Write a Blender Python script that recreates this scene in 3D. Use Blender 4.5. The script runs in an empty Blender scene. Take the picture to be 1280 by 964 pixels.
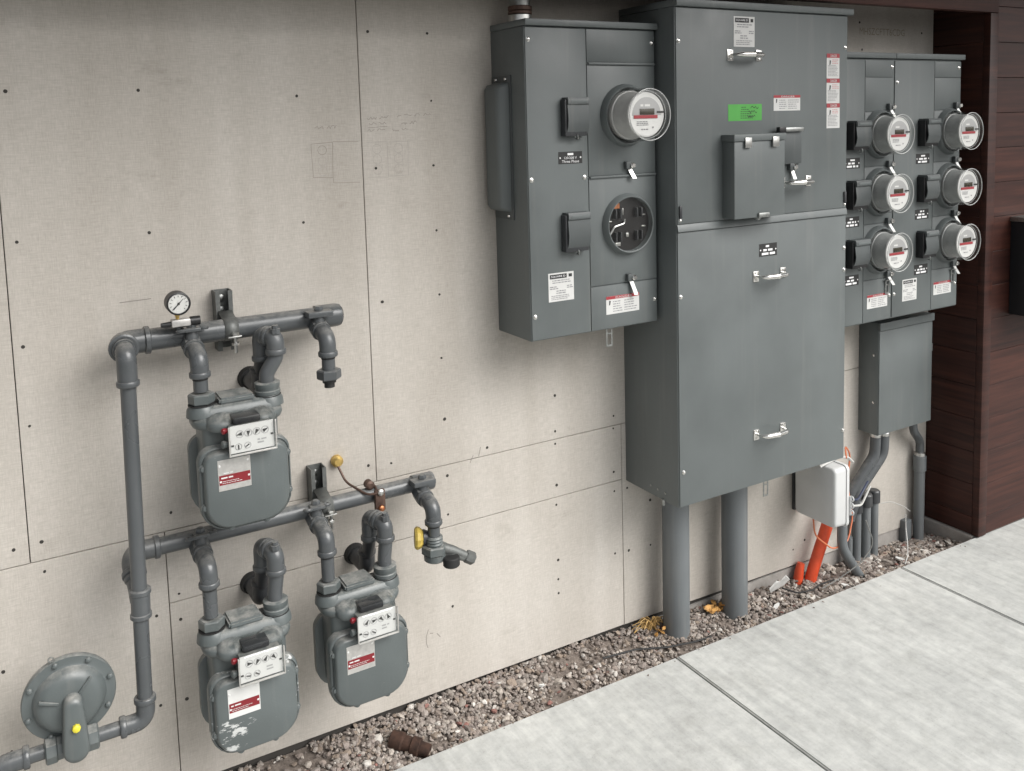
import bpy, bmesh, math, random
from mathutils import Vector, Matrix
from mathutils.noise import noise as noise3
random.seed(7)
PI = math.pi
sc = bpy.context.scene
col = sc.collection

# ------------------------------------------------------------------ camera
CAM_F, CAM_PX, CAM_PY = 1131.08, 650.30, 269.02        # focal length and principal point, in 1280-wide pixels
YAW, PITCH, ROLL = 0.532246, 0.0997767, 0.0269225
fwd = Vector((math.sin(YAW) * math.cos(PITCH), math.cos(YAW) * math.cos(PITCH), -math.sin(PITCH)))
rt = Vector((math.cos(YAW), -math.sin(YAW), 0)); dn = fwd.cross(rt)
c_, s_ = math.cos(ROLL), math.sin(ROLL)
cr = c_ * rt + s_ * dn; cd = -s_ * rt + c_ * dn
cam = bpy.data.cameras.new('camera'); cam_o = bpy.data.objects.new('camera', cam); col.objects.link(cam_o)
m = Matrix.Identity(4)
for i in range(3):
    m[i][0] = cr[i]; m[i][1] = -cd[i]; m[i][2] = -fwd[i]
m.translation = Vector((0, -2.3, 1.685))
cam_o.matrix_world = m
cam.sensor_width = 36; cam.sensor_fit = 'HORIZONTAL'; cam.lens = CAM_F / 1280 * 36
cam.shift_x = (640 - CAM_PX) / 1280; cam.shift_y = (CAM_PY - 482) / 1280
cam.clip_start = .02; cam.clip_end = 2000
sc.camera = cam_o

# ------------------------------------------------------------------ sky, sun, exposure (soft overcast daylight)
SUN_EL, SUN_AZ = math.radians(44), math.radians(146)     # azimuth from +Y towards +X: the light comes from the street side
w = bpy.data.worlds.new('World'); sc.world = w; w.use_nodes = True
nt = w.node_tree; nt.nodes.clear()
sky = nt.nodes.new('ShaderNodeTexSky'); sky.sky_type = 'NISHITA'; sky.sun_disc = False
sky.sun_elevation = SUN_EL; sky.sun_rotation = SUN_AZ; sky.dust_density = 4; sky.air_density = 1.2
hs = nt.nodes.new('ShaderNodeHueSaturation'); hs.inputs['Saturation'].default_value = .16
bg = nt.nodes.new('ShaderNodeBackground'); bg.inputs['Strength'].default_value = .078
wo = nt.nodes.new('ShaderNodeOutputWorld')
nt.links.new(sky.outputs[0], hs.inputs['Color']); nt.links.new(hs.outputs[0], bg.inputs[0]); nt.links.new(bg.outputs[0], wo.inputs[0])
sun = bpy.data.lights.new('sun', 'SUN'); sun.energy = 1.5; sun.angle = math.radians(48); sun.color = (1, .98, .95)
sun_o = bpy.data.objects.new('sun', sun); col.objects.link(sun_o)
d = Vector((math.sin(SUN_AZ) * math.cos(SUN_EL), math.cos(SUN_AZ) * math.cos(SUN_EL), math.sin(SUN_EL)))
sun_o.rotation_euler = d.to_track_quat('Z', 'Y').to_euler(); sun_o.location = (1.5, -4, 5)
sc.view_settings.view_transform = 'Standard'; sc.view_settings.look = 'None'
sc.view_settings.exposure = 1.13; sc.view_settings.gamma = 1; sc.view_settings.use_curve_mapping = False

# ------------------------------------------------------------------ materials
def new_mat(name):
    mt = bpy.data.materials.new(name); mt.use_nodes = True
    return mt, mt.node_tree, mt.node_tree.nodes['Principled BSDF']
def N(t, typ, **kw):
    n = t.nodes.new(typ)
    for k, v in kw.items():
        if k in n.inputs: n.inputs[k].default_value = v
        else: setattr(n, k, v)
    return n
def pos(t, scale=(1, 1, 1), kind='Position'):
    if kind == 'Position': g = t.nodes.new('ShaderNodeNewGeometry').outputs['Position']
    else: g = t.nodes.new('ShaderNodeTexCoord').outputs[kind]
    mp = N(t, 'ShaderNodeMapping'); mp.inputs['Scale'].default_value = scale
    t.links.new(g, mp.inputs[0]); return mp.outputs[0]
def ramp(t, fac, stops):
    r = t.nodes.new('ShaderNodeValToRGB'); e = r.color_ramp.elements
    while len(e) < len(stops): e.new(.5)
    for el, (p, c) in zip(e, stops): el.position = p; el.color = (*c, 1) if len(c) == 3 else c
    t.links.new(fac, r.inputs[0]); return r.outputs[0]
def mix(t, a, b, fac=.5, mode='MIX'):
    n = t.nodes.new('ShaderNodeMix'); n.data_type = 'RGBA'; n.blend_type = mode
    for s, v in ((n.inputs[6], a), (n.inputs[7], b)):
        if isinstance(v, tuple): s.default_value = (*v, 1)
        else: t.links.new(v, s)
    if isinstance(fac, (int, float)): n.inputs[0].default_value = fac
    else: t.links.new(fac, n.inputs[0])
    return n.outputs[2]
def noise(t, vec, scale, detail=4, rough=.55):
    n = N(t, 'ShaderNodeTexNoise', Scale=scale, Detail=detail, Roughness=rough); t.links.new(vec, n.inputs['Vector']); return n.outputs['Fac']
def bump(t, p, h, strength, dist=.002):
    b = N(t, 'ShaderNodeBump', Strength=strength, Distance=dist); t.links.new(h, b.inputs['Height']); t.links.new(b.outputs[0], p.inputs['Normal'])

def plain(name, c, rough=.5, metal=0, var=.0, scale=30, bmp=0):
    mt, t, p = new_mat(name)
    p.inputs['Base Color'].default_value = (*c, 1); p.inputs['Roughness'].default_value = rough; p.inputs['Metallic'].default_value = metal
    if var or bmp:
        f = noise(t, pos(t), scale)
        if var:
            t.links.new(ramp(t, f, [(.3, tuple(x * (1 - var) for x in c)), (.7, tuple(min(1, x * (1 + var)) for x in c))]), p.inputs['Base Color'])
        if bmp: bump(t, p, f, bmp)
    return mt

def m_painted(name, c, rough, dirt=.5, peel=.06, dust=0):
    """factory-painted sheet metal or cast iron: slight tone drift, dust film, orange peel"""
    mt, t, p = new_mat(name); v = pos(t)
    big = noise(t, v, 3.5, 5, .6); fine = noise(t, v, 160, 2)
    c1 = ramp(t, big, [(.3, tuple(x * .86 for x in c)), (.7, tuple(x * 1.10 for x in c))])
    speck = noise(t, v, 420, 2, .7)
    dustf = ramp(t, speck, [(.66, (0, 0, 0)), (.78, (1, 1, 1))])
    dsc = N(t, 'ShaderNodeMath', operation='MULTIPLY'); t.links.new(dustf, dsc.inputs[0]); dsc.inputs[1].default_value = .25 * dirt
    c2 = mix(t, c1, (.42, .4, .36), dsc.outputs[0])
    streak = noise(t, pos(t, (26, 26, 1.6)), 1.0, 3, .6)
    sm = ramp(t, streak, [(.55, (0, 0, 0)), (.85, (1, 1, 1))])
    s2 = N(t, 'ShaderNodeMath', operation='MULTIPLY'); t.links.new(sm, s2.inputs[0]); s2.inputs[1].default_value = .34 * dirt
    t.links.new(mix(t, c2, (.3, .29, .27), s2.outputs[0]), p.inputs['Base Color'])
    if dust:
        gn = t.nodes.new('ShaderNodeNewGeometry'); sp_ = t.nodes.new('ShaderNodeSeparateXYZ'); t.links.new(gn.outputs['Normal'], sp_.inputs[0])
        up = ramp(t, sp_.outputs['Z'], [(.45, (0, 0, 0)), (.95, (1, 1, 1))]); dn_ = ramp(t, noise(t, v, 38, 5, .7), [(.36, (0, 0, 0)), (.68, (1, 1, 1))])
        m3 = N(t, 'ShaderNodeMath', operation='MULTIPLY'); t.links.new(up, m3.inputs[0]); t.links.new(dn_, m3.inputs[1])
        m4 = N(t, 'ShaderNodeMath', operation='MULTIPLY'); t.links.new(m3.outputs[0], m4.inputs[0]); m4.inputs[1].default_value = dust
        src_ = p.inputs['Base Color'].links[0].from_socket
        t.links.new(mix(t, src_, (.36, .35, .325), m4.outputs[0]), p.inputs['Base Color'])
        chips = ramp(t, noise(t, v, 85, 4, .75), [(.70, (0, 0, 0)), (.735, (1, 1, 1))])
        m5 = N(t, 'ShaderNodeMath', operation='MULTIPLY'); t.links.new(chips, m5.inputs[0]); m5.inputs[1].default_value = .45
        t.links.new(mix(t, p.inputs['Base Color'].links[0].from_socket, (.30, .30, .29), m5.outputs[0]), p.inputs['Base Color'])
    rr = ramp(t, big, [(.3, (rough - .13,) * 3), (.72, (rough + .14,) * 3)]); t.links.new(rr, p.inputs['Roughness'])
    b1 = N(t, 'ShaderNodeBump', Strength=.35, Distance=.004); t.links.new(noise(t, v, 5.5, 2, .4), b1.inputs['Height'])   # slight oil-canning of the sheet
    b2 = N(t, 'ShaderNodeBump', Strength=peel, Distance=.001); t.links.new(fine, b2.inputs['Height']); t.links.new(b1.outputs[0], b2.inputs['Normal']); t.links.new(b2.outputs[0], p.inputs['Normal'])
    return mt

M = {}
M['cabinet'] = m_painted('cabinet_paint', (.117, .131, .131), .47)
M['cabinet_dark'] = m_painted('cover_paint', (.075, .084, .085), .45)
M['gas'] = m_painted('gas_meter_paint', (.092, .106, .106), .40, .6, .2, .75)
M['pipe'] = m_painted('pipe_paint', (.074, .080, .084), .31, .4, .16, .5)
M['pipe_dark'] = m_painted('dark_pipe_paint_and_side_shade', (.035, .037, .04), .4, .4, .1)
M['pvc'] = m_painted('grey_pvc', (.132, .144, .150), .52, .9, .05)
M['black'] = plain('black_plastic_and_side_shade', (.012, .012, .013), .4)
M['blackbox'] = plain('black_powder_coat', (.01, .011, .013), .45, 0, .2, 60)
M['rubber'] = plain('black_rubber', (.016, .016, .016), .65)
M['zinc'] = plain('zinc_steel', (.62, .62, .6), .32, 1, .12, 90)
M['chrome'] = plain('bright_steel', (.78, .77, .74), .2, 1, .05, 40)
M['galv'] = plain('galvanised_steel', (.34, .35, .34), .45, 1, .2, 120)
M['strut'] = plain('painted_strut', (.12, .125, .12), .5, .3, .25, 60)
M['copper'] = plain('copper', (.48, .2, .1), .45, 1, .3, 60)
M['bronze'] = plain('aged_bronze', (.10, .062, .048), .55, .45, .35, 60)
M['brass'] = plain('brass', (.6, .42, .14), .38, .7, .25, 60)
M['yellow'] = plain('yellow_paint', (.46, .34, .07), .55, 0, .15, 50)
M['yellowplug'] = plain('yellow_plastic', (.62, .54, .04), .4)
M['white'] = plain('white_face', (.66, .66, .645), .45)
M['whitebox'] = plain('white_enclosure_plastic', (.54, .545, .54), .42, 0, .05, 12)
M['label'] = plain('label_paper', (.60, .60, .585), .5, 0, .05, 25)
M['silver'] = plain('silver_tag', (.5, .49, .47), .4, .5, .12, 80)
M['red'] = plain('label_red', (.33, .035, .045), .5)
M['redtag'] = plain('badge_red', (.19, .012, .018), .45)
M['pink'] = plain('label_pale_red', (.55, .24, .25), .55)
M['green'] = plain('green_sticker', (.075, .34, .06), .55, 0, .06, 20)
M['ink'] = plain('black_ink', (.02, .02, .02), .6)
M['inkgrey'] = plain('grey_ink', (.24, .24, .25), .6)
M['inkgreen'] = plain('pen_on_green', (.03, .10, .03), .6)
M['inkwhite'] = plain('white_lettering', (.8, .8, .8), .6)
M['lcd'] = plain('meter_display', (.035, .03, .018), .25)
M['meterbody_light'] = plain('meter_body_light', (.50, .50, .488), .4, 0, .06, 50)
M['meterbody'] = plain('meter_body_grey', (.30, .31, .305), .4, 0, .1, 40)
M['faceshade'] = plain('meter_face_grey', (.37, .37, .37), .5)
M['redplug'] = plain('red_seal', (.22, .012, .02), .4)
M['orange'] = plain('orange_conduit', (.62, .075, .025), .45, 0, .12, 30)
M['orangewire'] = plain('orange_wire', (.55, .16, .07), .5)
M['whitewire'] = plain('white_wire', (.45, .45, .43), .5)
M['bluewire'] = plain('navy_wire', (.02, .03, .07), .5)
M['graywire'] = plain('grey_wire', (.2, .2, .19), .6)
M['rust'] = plain('rusty_iron', (.045, .022, .014), .85, .2, .55, 45, .6)
M['dry'] = plain('dry_grass', (.42, .27, .10), .8, 0, .3, 60)
M['leafdry'] = plain('dry_leaf', (.45, .24, .07), .7, 0, .4, 40)
M['paperscrap'] = plain('torn_membrane', (.56, .56, .54), .7, 0, .1, 30)
M['nail'] = plain('nail_hole', (.035, .031, .027), .8)
M['pencil'] = plain('pencil', (.25, .23, .21), .8)
M['pencilf'] = plain('pencil_faint', (.37, .345, .315), .8)
M['stamp'] = plain('stamp_ink', (.27, .235, .18), .8)
M['socket'] = plain('socket_black', (.016, .015, .015), .35, 0, .3, 50)
M['seam'] = plain('dark_membrane', (.05, .045, .04), .9)

def m_sheathing():
    mt, t, p = new_mat('fibre_cement_sheathing'); v = pos(t)
    base = noise(t, v, 1.1, 5, .6)
    c = ramp(t, base, [(.3, (.475, .442, .400)), (.52, (.52, .488, .446)), (.75, (.56, .530, .490))])
    wx = noise(t, pos(t, (30, 30, 420)), 1, 3, .7); wz = noise(t, pos(t, (420, 420, 40)), 1, 3, .7)
    mu = N(t, 'ShaderNodeMath', operation='MULTIPLY'); t.links.new(wx, mu.inputs[0]); t.links.new(wz, mu.inputs[1])
    weave = ramp(t, mu.outputs[0], [(.14, (.76, .755, .745)), (.36, (1.0, 1.0, 1.0))])
    c = mix(t, c, weave, .85, 'MULTIPLY')
    drip = noise(t, pos(t, (7, 7, .7)), 1, 4, .6)
    dr = ramp(t, drip, [(.35, (.90, .89, .875)), (.65, (1.05, 1.05, 1.05))])
    c = mix(t, c, dr, .9, 'MULTIPLY')
    smudge = noise(t, pos(t, (5, 5, 9)), 1.3, 6, .7)
    sm = ramp(t, smudge, [(.58, (1, 1, 1)), (.76, (.78, .77, .755))])
    c = mix(t, c, sm, .8, 'MULTIPLY')
    t.links.new(c, p.inputs['Base Color']); p.inputs['Roughness'].default_value = .82
    p.inputs['Specular IOR Level'].default_value = .25
    bump(t, p, mu.outputs[0], .25, .0015)
    return mt
M['sheath'] = m_sheathing()

def m_concrete(name, c, lines=True):
    mt, t, p = new_mat(name); v = pos(t)
    a = noise(t, v, 2.3, 6, .62); b = noise(t, v, 26, 5, .65)
    cc = ramp(t, a, [(.3, tuple(x * .90 for x in c)), (.55, c), (.72, tuple(x * 1.06 for x in c))])
    cc = mix(t, cc, ramp(t, b, [(.3, (.83, .83, .825)), (.5, (.98, .98, .98)), (.7, (1.09, 1.09, 1.08))]), .9, 'MULTIPLY')
    if lines:
        mp = N(t, 'ShaderNodeMapping'); mp.inputs['Rotation'].default_value = (0, 0, math.radians(20)); mp.inputs['Scale'].default_value = (22, 2.2, 1)
        t.links.new(v, mp.inputs[0])
        br = noise(t, mp.outputs[0], 1, 5, .7)
        cc = mix(t, cc, ramp(t, br, [(.33, (.83, .835, .835)), (.67, (1.11, 1.11, 1.10))]), .9, 'MULTIPLY')
    st = noise(t, v, 6, 8, .78)
    cc = mix(t, cc, ramp(t, st, [(.36, (1.07, 1.07, 1.06)), (.5, (1, 1, 1)), (.72, (.80, .795, .78))]), .85, 'MULTIPLY')
    sp = noise(t, v, 170, 3, .7)
    cc = mix(t, cc, ramp(t, sp, [(.60, (1, 1, 1)), (.72, (.68, .67, .66))]), .8, 'MULTIPLY')
    t.links.new(cc, p.inputs['Base Color']); p.inputs['Roughness'].default_value = .88; p.inputs['Specular IOR Level'].default_value = .2
    bump(t, p, b, .3, .002)
    return mt
M['concrete'] = m_concrete('sidewalk_concrete', (.47, .475, .46))
M['stem'] = m_concrete('foundation_concrete', (.34, .32, .30), False)
M['asphalt'] = m_concrete('asphalt', (.06, .06, .06), False)

def m_soil():
    mt, t, p = new_mat('gravel_soil'); v = pos(t)
    a = noise(t, v, 60, 5, .7)
    t.links.new(ramp(t, a, [(.3, (.10, .082, .070)), (.7, (.24, .20, .17))]), p.inputs['Base Color'])
    p.inputs['Roughness'].default_value = .95; bump(t, p, a, .8, .006); return mt
M['soil'] = m_soil()
def m_gravel():
    mt, t, p = new_mat('crushed_stone')
    at = N(t, 'ShaderNodeAttribute'); at.attribute_name = 'tint'
    nf = noise(t, pos(t), 260, 3, .6)
    c = mix(t, at.outputs['Color'], ramp(t, nf, [(.3, (.78, .78, .78)), (.7, (1.12, 1.12, 1.12))]), .9, 'MULTIPLY')
    t.links.new(c, p.inputs['Base Color']); p.inputs['Roughness'].default_value = .85; return mt
M['gravel'] = m_gravel()

def m_wood():
    mt, t, p = new_mat('dark_red_wood_cladding')
    tc = t.nodes.new('ShaderNodeNewGeometry').outputs['Position']
    oi = t.nodes.new('ShaderNodeObjectInfo')
    off = N(t, 'ShaderNodeVectorMath', operation='ADD'); cx = N(t, 'ShaderNodeCombineXYZ')
    ml = N(t, 'ShaderNodeMath', operation='MULTIPLY'); ml.inputs[1].default_value = 13.0
    t.links.new(oi.outputs['Random'], ml.inputs[0]); t.links.new(ml.outputs[0], cx.inputs[0])
    t.links.new(tc, off.inputs[0]); t.links.new(cx.outputs[0], off.inputs[1])
    mp = N(t, 'ShaderNodeMapping'); mp.inputs['Scale'].default_value = (2.2, 2.2, 55); t.links.new(off.outputs[0], mp.inputs[0])
    g = noise(t, mp.outputs[0], 1, 5, .65)
    c = ramp(t, g, [(.3, (.020, .0066, .0048)), (.5, (.038, .0120, .0082)), (.72, (.066, .0220, .0140))])
    rv = ramp(t, oi.outputs['Random'], [(0, (.82, .82, .84)), (1, (1.15, 1.12, 1.1))])
    t.links.new(mix(t, c, rv, 1, 'MULTIPLY'), p.inputs['Base Color'])
    p.inputs['Roughness'].default_value = .5; p.inputs['Specular IOR Level'].default_value = .35
    bump(t, p, g, .12, .001); return mt
M['wood'] = m_wood()

def m_scuffed():
    """grey meter paint with white scraped patches (wear on the casting itself)"""
    mt = M['gas'].copy(); mt.name = 'scuffed_gas_meter_paint'; t = mt.node_tree; p = t.nodes['Principled BSDF']
    src = p.inputs['Base Color'].links[0].from_socket
    v = pos(t, (30, 30, 85)); f = noise(t, v, 1, 4, .6)
    area = noise(t, pos(t, (9, 9, 9)), 1, 2, .5)
    sm = N(t, 'ShaderNodeMath', operation='MULTIPLY'); t.links.new(f, sm.inputs[0]); t.links.new(area, sm.inputs[1])
    k = ramp(t, sm.outputs[0], [(.375, (0, 0, 0)), (.41, (1, 1, 1))])
    t.links.new(mix(t, src, (.52, .53, .52), k), p.inputs['Base Color']); return mt
M['gas_scuffed'] = m_scuffed()

def m_glass(name, tint, refl_rough=.03, base=.045):
    mt = bpy.data.materials.new(name); mt.use_nodes = True; t = mt.node_tree; t.nodes.clear()
    o = t.nodes.new('ShaderNodeOutputMaterial'); mx = t.nodes.new('ShaderNodeMixShader')
    tr = N(t, 'ShaderNodeBsdfTransparent'); tr.inputs[0].default_value = (*tint, 1)
    gl = N(t, 'ShaderNodeBsdfGlossy'); gl.inputs['Roughness'].default_value = refl_rough
    lw = t.nodes.new('ShaderNodeLayerWeight')
    pw = N(t, 'ShaderNodeMath', operation='POWER'); t.links.new(lw.outputs['Facing'], pw.inputs[0]); pw.inputs[1].default_value = 4.5
    fr = N(t, 'ShaderNodeMath', operation='MULTIPLY_ADD'); t.links.new(pw.outputs[0], fr.inputs[0]); fr.inputs[1].default_value = .75; fr.inputs[2].default_value = base
    lw.inputs['Blend'].default_value = .5
    t.links.new(fr.outputs[0], mx.inputs[0]); t.links.new(tr.outputs[0], mx.inputs[1]); t.links.new(gl.outputs[0], mx.inputs[2])
    t.links.new(mx.outputs[0], o.inputs[0]); return mt
M['glass'] = m_glass('clear_meter_glass', (.985, .985, .98))
M['glass_rim_glint'] = plain('glass_edge_painted_glint', (.62, .63, .62), .12)  # pale colour paints in the bright reflections along the clear glass edges
M['glass_rim_glint'].node_tree.nodes['Principled BSDF'].inputs['Alpha'].default_value = .62
M['plastic_clear'] = m_glass('clear_index_cover', (.93, .935, .93), .10, .10)

# ------------------------------------------------------------------ mesh builder
def frame_of(axis):
    a = Vector(axis).normalized()
    u = a.cross(Vector((0, 0, 1)) if abs(a.z) < .9 else Vector((1, 0, 0))).normalized()
    return a, u, a.cross(u)
class MB:
    def __init__(s): s.bm = bmesh.new()
    def box(s, x0, x1, y0, y1, z0, z1, bev=0, seg=2):
        vs = [s.bm.verts.new((x, y, z)) for x in (x0, x1) for y in (y0, y1) for z in (z0, z1)]
        fs = [s.bm.faces.new([vs[i] for i in q]) for q in ((0, 1, 3, 2), (4, 6, 7, 5), (0, 4, 5, 1), (2, 3, 7, 6), (0, 2, 6, 4), (1, 5, 7, 3))]
        if bev:
            es = list({e for f in fs for e in f.edges})
            bmesh.ops.bevel(s.bm, geom=es, offset=bev, segments=seg, affect='EDGES', profile=.5)
        return s
    def lathe(s, o, axis, prof, seg=24, cap=True, rot=0):
        a, u, v = frame_of(axis); o = Vector(o); rings = []
        for t, r in prof:
            c = o + a * t
            rings.append([s.bm.verts.new(c + u * (r * math.cos(2 * PI * k / seg + rot)) + v * (r * math.sin(2 * PI * k / seg + rot))) for k in range(seg)])
        for A, B in zip(rings, rings[1:]):
            for k in range(seg): s.bm.faces.new((A[k], A[(k + 1) % seg], B[(k + 1) % seg], B[k]))
        if cap:
            s.bm.faces.new(rings[0][::-1]); s.bm.faces.new(rings[-1])
        return s
    def cyl(s, p0, p1, r, r1=None, seg=20, cap=True, rot=0):
        p0, p1 = Vector(p0), Vector(p1); L = (p1 - p0).length
        return s.lathe(p0, p1 - p0, [(0, r), (L, r if r1 is None else r1)], seg, cap, rot)
    def rcyl(s, p0, p1, r, e=.003, seg=24):
        p0, p1 = Vector(p0), Vector(p1); L = (p1 - p0).length
        return s.lathe(p0, p1 - p0, [(0, r - e), (e * .3, r - e * .3), (e, r), (L - e, r), (L - e * .3, r - e * .3), (L, r - e)], seg)
    def tube(s, pts, r, seg=16, cap=True):
        pts = [Vector(p) for p in pts]; n = len(pts)
        tan = [(pts[min(i + 1, n - 1)] - pts[max(i - 1, 0)]).normalized() for i in range(n)]
        _, u, _v = frame_of(tan[0]); rings = []
        for i in range(n):
            u = (u - tan[i] * u.dot(tan[i])).normalized(); v = tan[i].cross(u)
            rr = r(i / (n - 1)) if callable(r) else r
            rings.append([s.bm.verts.new(pts[i] + u * (rr * math.cos(2 * PI * k / seg)) + v * (rr * math.sin(2 * PI * k / seg))) for k in range(seg)])
        for A, B in zip(rings, rings[1:]):
            for k in range(seg): s.bm.faces.new((A[k], A[(k + 1) % seg], B[(k + 1) % seg], B[k]))
        if cap: s.bm.faces.new(rings[0][::-1]); s.bm.faces.new(rings[-1])
        return s
    def torus(s, o, axis, R, r, seg=32, sub=10):
        a, u, v = frame_of(axis); o = Vector(o); rings = []
        for k in range(seg):
            t = 2 * PI * k / seg; d = u * math.cos(t) + v * math.sin(t)
            rings.append([s.bm.verts.new(o + d * (R + r * math.cos(2 * PI * j / sub)) + a * (r * math.sin(2 * PI * j / sub))) for j in range(sub)])
        for k in range(seg):
            A, B = rings[k], rings[(k + 1) % seg]
            for j in range(sub): s.bm.faces.new((A[j], A[(j + 1) % sub], B[(j + 1) % sub], B[j]))
        return s
    def loft(s, loops, cap=True):
        rings = [[s.bm.verts.new(p) for p in L] for L in loops]
        for A, B in zip(rings, rings[1:]):
            n = len(A)
            for k in range(n): s.bm.faces.new((A[k], A[(k + 1) % n], B[(k + 1) % n], B[k]))
        if cap: s.bm.faces.new(rings[0][::-1]); s.bm.faces.new(rings[-1])
        return s
    def quad(s, *p): s.bm.faces.new([s.bm.verts.new(q) for q in p]); return s
    def ball(s, c, r, sub=2, sq=(1, 1, 1)):
        bmesh.ops.create_icosphere(s.bm, subdivisions=sub, radius=r, matrix=Matrix.Translation(c) @ Matrix.Diagonal((*sq, 1))); return s
    def mesh(s, smooth=38):
        bmesh.ops.recalc_face_normals(s.bm, faces=s.bm.faces)
        me = bpy.data.meshes.new('mesh'); s.bm.to_mesh(me); s.bm.free()
        if smooth:
            me.shade_smooth(); me.set_sharp_from_angle(angle=math.radians(smooth))
        return me
    def build(s, name, mat, parent=None, smooth=38):
        me = s.mesh(smooth)
        n = len(me.vertices); lo = Vector((1e9,) * 3); hi = Vector((-1e9,) * 3)
        for vv in me.vertices:
            for i in range(3): lo[i] = min(lo[i], vv.co[i]); hi[i] = max(hi[i], vv.co[i])
        c = (lo + hi) / 2
        me.transform(Matrix.Translation(-c))
        o = bpy.data.objects.new(name, me); me.name = name; col.objects.link(o)
        me.materials.append(M[mat] if isinstance(mat, str) else mat)
        o.location = c - (wloc(parent) if parent else Vector())
        if parent: o.parent = parent
        return o
def wloc(o):
    v = Vector(o.location)
    while o.parent: o = o.parent; v = v + o.location
    return v
def tag(o, label=None, cat=None, group=None, kind=None):
    for k, v in (('label', label), ('category', cat), ('group', group), ('kind', kind)):
        if v: o[k] = v
    return o
def thing(name, label, cat, loc, group=None):
    o = bpy.data.objects.new(name, None); o.empty_display_size = .05; col.objects.link(o); o.location = loc
    return tag(o, label, cat, group)
def link_copy(src, loc, parent):
    o = src.copy(); col.objects.link(o); o.parent = parent; o.location = Vector(loc) - wloc(parent); return o
def fillet(pts, rad, n=7):
    pts = [Vector(p) for p in pts]; out = [pts[0]]
    for i in range(1, len(pts) - 1):
        a, b, c = pts[i - 1], pts[i], pts[i + 1]
        d1 = (a - b).normalized(); d2 = (c - b).normalized()
        ang = d1.angle(d2); t = min(rad / math.tan(ang / 2), (a - b).length * .49, (c - b).length * .49)
        p0, p2 = b + d1 * t, b + d2 * t
        for k in range(n + 1):
            u = k / n; out.append(p0 * (1 - u) ** 2 + b * 2 * u * (1 - u) + p2 * u * u)
    out.append(pts[-1]); return out
def text_into(mb, body, x0, z0, h, y, width=None, slant=0):
    """flat lettering in the plane facing the street; x0,z0 = lower left"""
    cu = bpy.data.curves.new('t', 'FONT'); cu.body = body; cu.size = 1; cu.resolution_u = 2
    ob = bpy.data.objects.new('t', cu); col.objects.link(ob)
    bpy.context.view_layer.update()
    me = bpy.data.meshes.new_from_object(ob.evaluated_get(bpy.context.evaluated_depsgraph_get()))
    if len(me.vertices):
        xs = [v.co.x for v in me.vertices]; ys = [v.co.y for v in me.vertices]
        sx = h / (max(ys) - min(ys)); sz = sx
        if width: sx = width / (max(xs) - min(xs))
        vs = [mb.bm.verts.new((x0 + (v.co.x - min(xs)) * sx + slant * (v.co.y - min(ys)) * sz, y, z0 + (v.co.y - min(ys)) * sz)) for v in me.vertices]
        for p in me.polygons:
            try: mb.bm.faces.new([vs[i] for i in p.vertices])
            except ValueError: pass
    bpy.data.objects.remove(ob); bpy.data.meshes.remove(me); bpy.data.curves.remove(cu)
def lines_into(mb, x0, x1, z0, z1, y, rows, fill=.5, ragged=.3):
    """rows of word-sized dashes: print too small to read"""
    p = (z1 - z0) / rows; h = p * fill
    for r in range(rows):
        z = z1 - p * (r + .5); x = x0; end = x1 - (x1 - x0) * random.random() * ragged
        while x < end - h:
            l = min(h * random.uniform(1.5, 5), end - x)
            mb.quad((x, y, z - h / 2), (x + l, y, z - h / 2), (x + l, y, z + h / 2), (x, y, z + h / 2)); x += l + h * .8

# ------------------------------------------------------------------ the setting: ground, sidewalk, gravel bed
MB().box(-60, 60, -60, 40, -.5, -.16).build('ground', 'asphalt', smooth=0)
tag(bpy.data.objects['ground'], kind='structure')
def walk_edge(x): return -.187 - .0148 * (x - .8)
sw = MB().box(-4, 8, -4.0, -.30, -.159, -.035).build('sidewalk', 'soil', smooth=0); tag(sw, kind='structure')
xs = [-3.584, -2.514, -1.444, -.374, .696, 1.764, 2.835, 3.905, 4.975, 6.045, 7.1]
for a, b in zip(xs, xs[1:]):
    for row in (0, 1):
        g = .003
        mb = MB()
        if row == 0: P = [(a + g, walk_edge(a)), (b - g, walk_edge(b)), (b - g, -1.79), (a + g, -1.79)]
        else: P = [(a + g, -1.80), (b - g, -1.80), (b - g, -3.4), (a + g, -3.4)]
        lo = [mb.bm.verts.new((x, y, -.155)) for x, y in P]; hi = [mb.bm.verts.new((x, y, random.uniform(-.0006, .0006))) for x, y in P]
        for k in range(4): mb.bm.faces.new((lo[k], lo[(k + 1) % 4], hi[(k + 1) % 4], hi[k]))
        mb.bm.faces.new(hi); mb.bm.faces.new(lo[::-1])
        es = [e for e in mb.bm.edges if all(v in hi for v in e.verts)]
        bmesh.ops.bevel(mb.bm, geom=es, offset=.004, segments=3, affect='EDGES')
        mb.build('slab', 'concrete', sw)

def interp(x, tab):
    if x <= tab[0][0]: return tab[0][1]
    for (a, fa), (b, fb) in zip(tab, tab[1:]):
        if x <= b: return fa + (fb - fa) * (x - a) / (b - a)
    return tab[-1][1]
WALL_G = [(0, .022), (1.5, .018), (1.8, .004), (2.1, -.022), (2.5, -.045), (3.3, -.072)]   # bed level at the wall
EDGE_G = [(0, -.022), (2.0, -.028), (3.3, -.036)]                                             # and at the sidewalk edge
def bed(x, y):
    t = max(0, min(1, -y / .2)); return interp(x, WALL_G) * (1 - t) + interp(x, EDGE_G) * t
mb = MB(); nx, ny = 150, 12; grid = []
for i in range(nx + 1):
    x = -2.4 + i * 5.72 / nx; ye = walk_edge(x) + .001; row = []
    for j in range(ny + 1):
        y = .006 + (ye - .006) * j / ny
        row.append(mb.bm.verts.new((x, y, bed(x, y) - .006 + random.uniform(-.004, .004))))
    grid.append(row)
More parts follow.
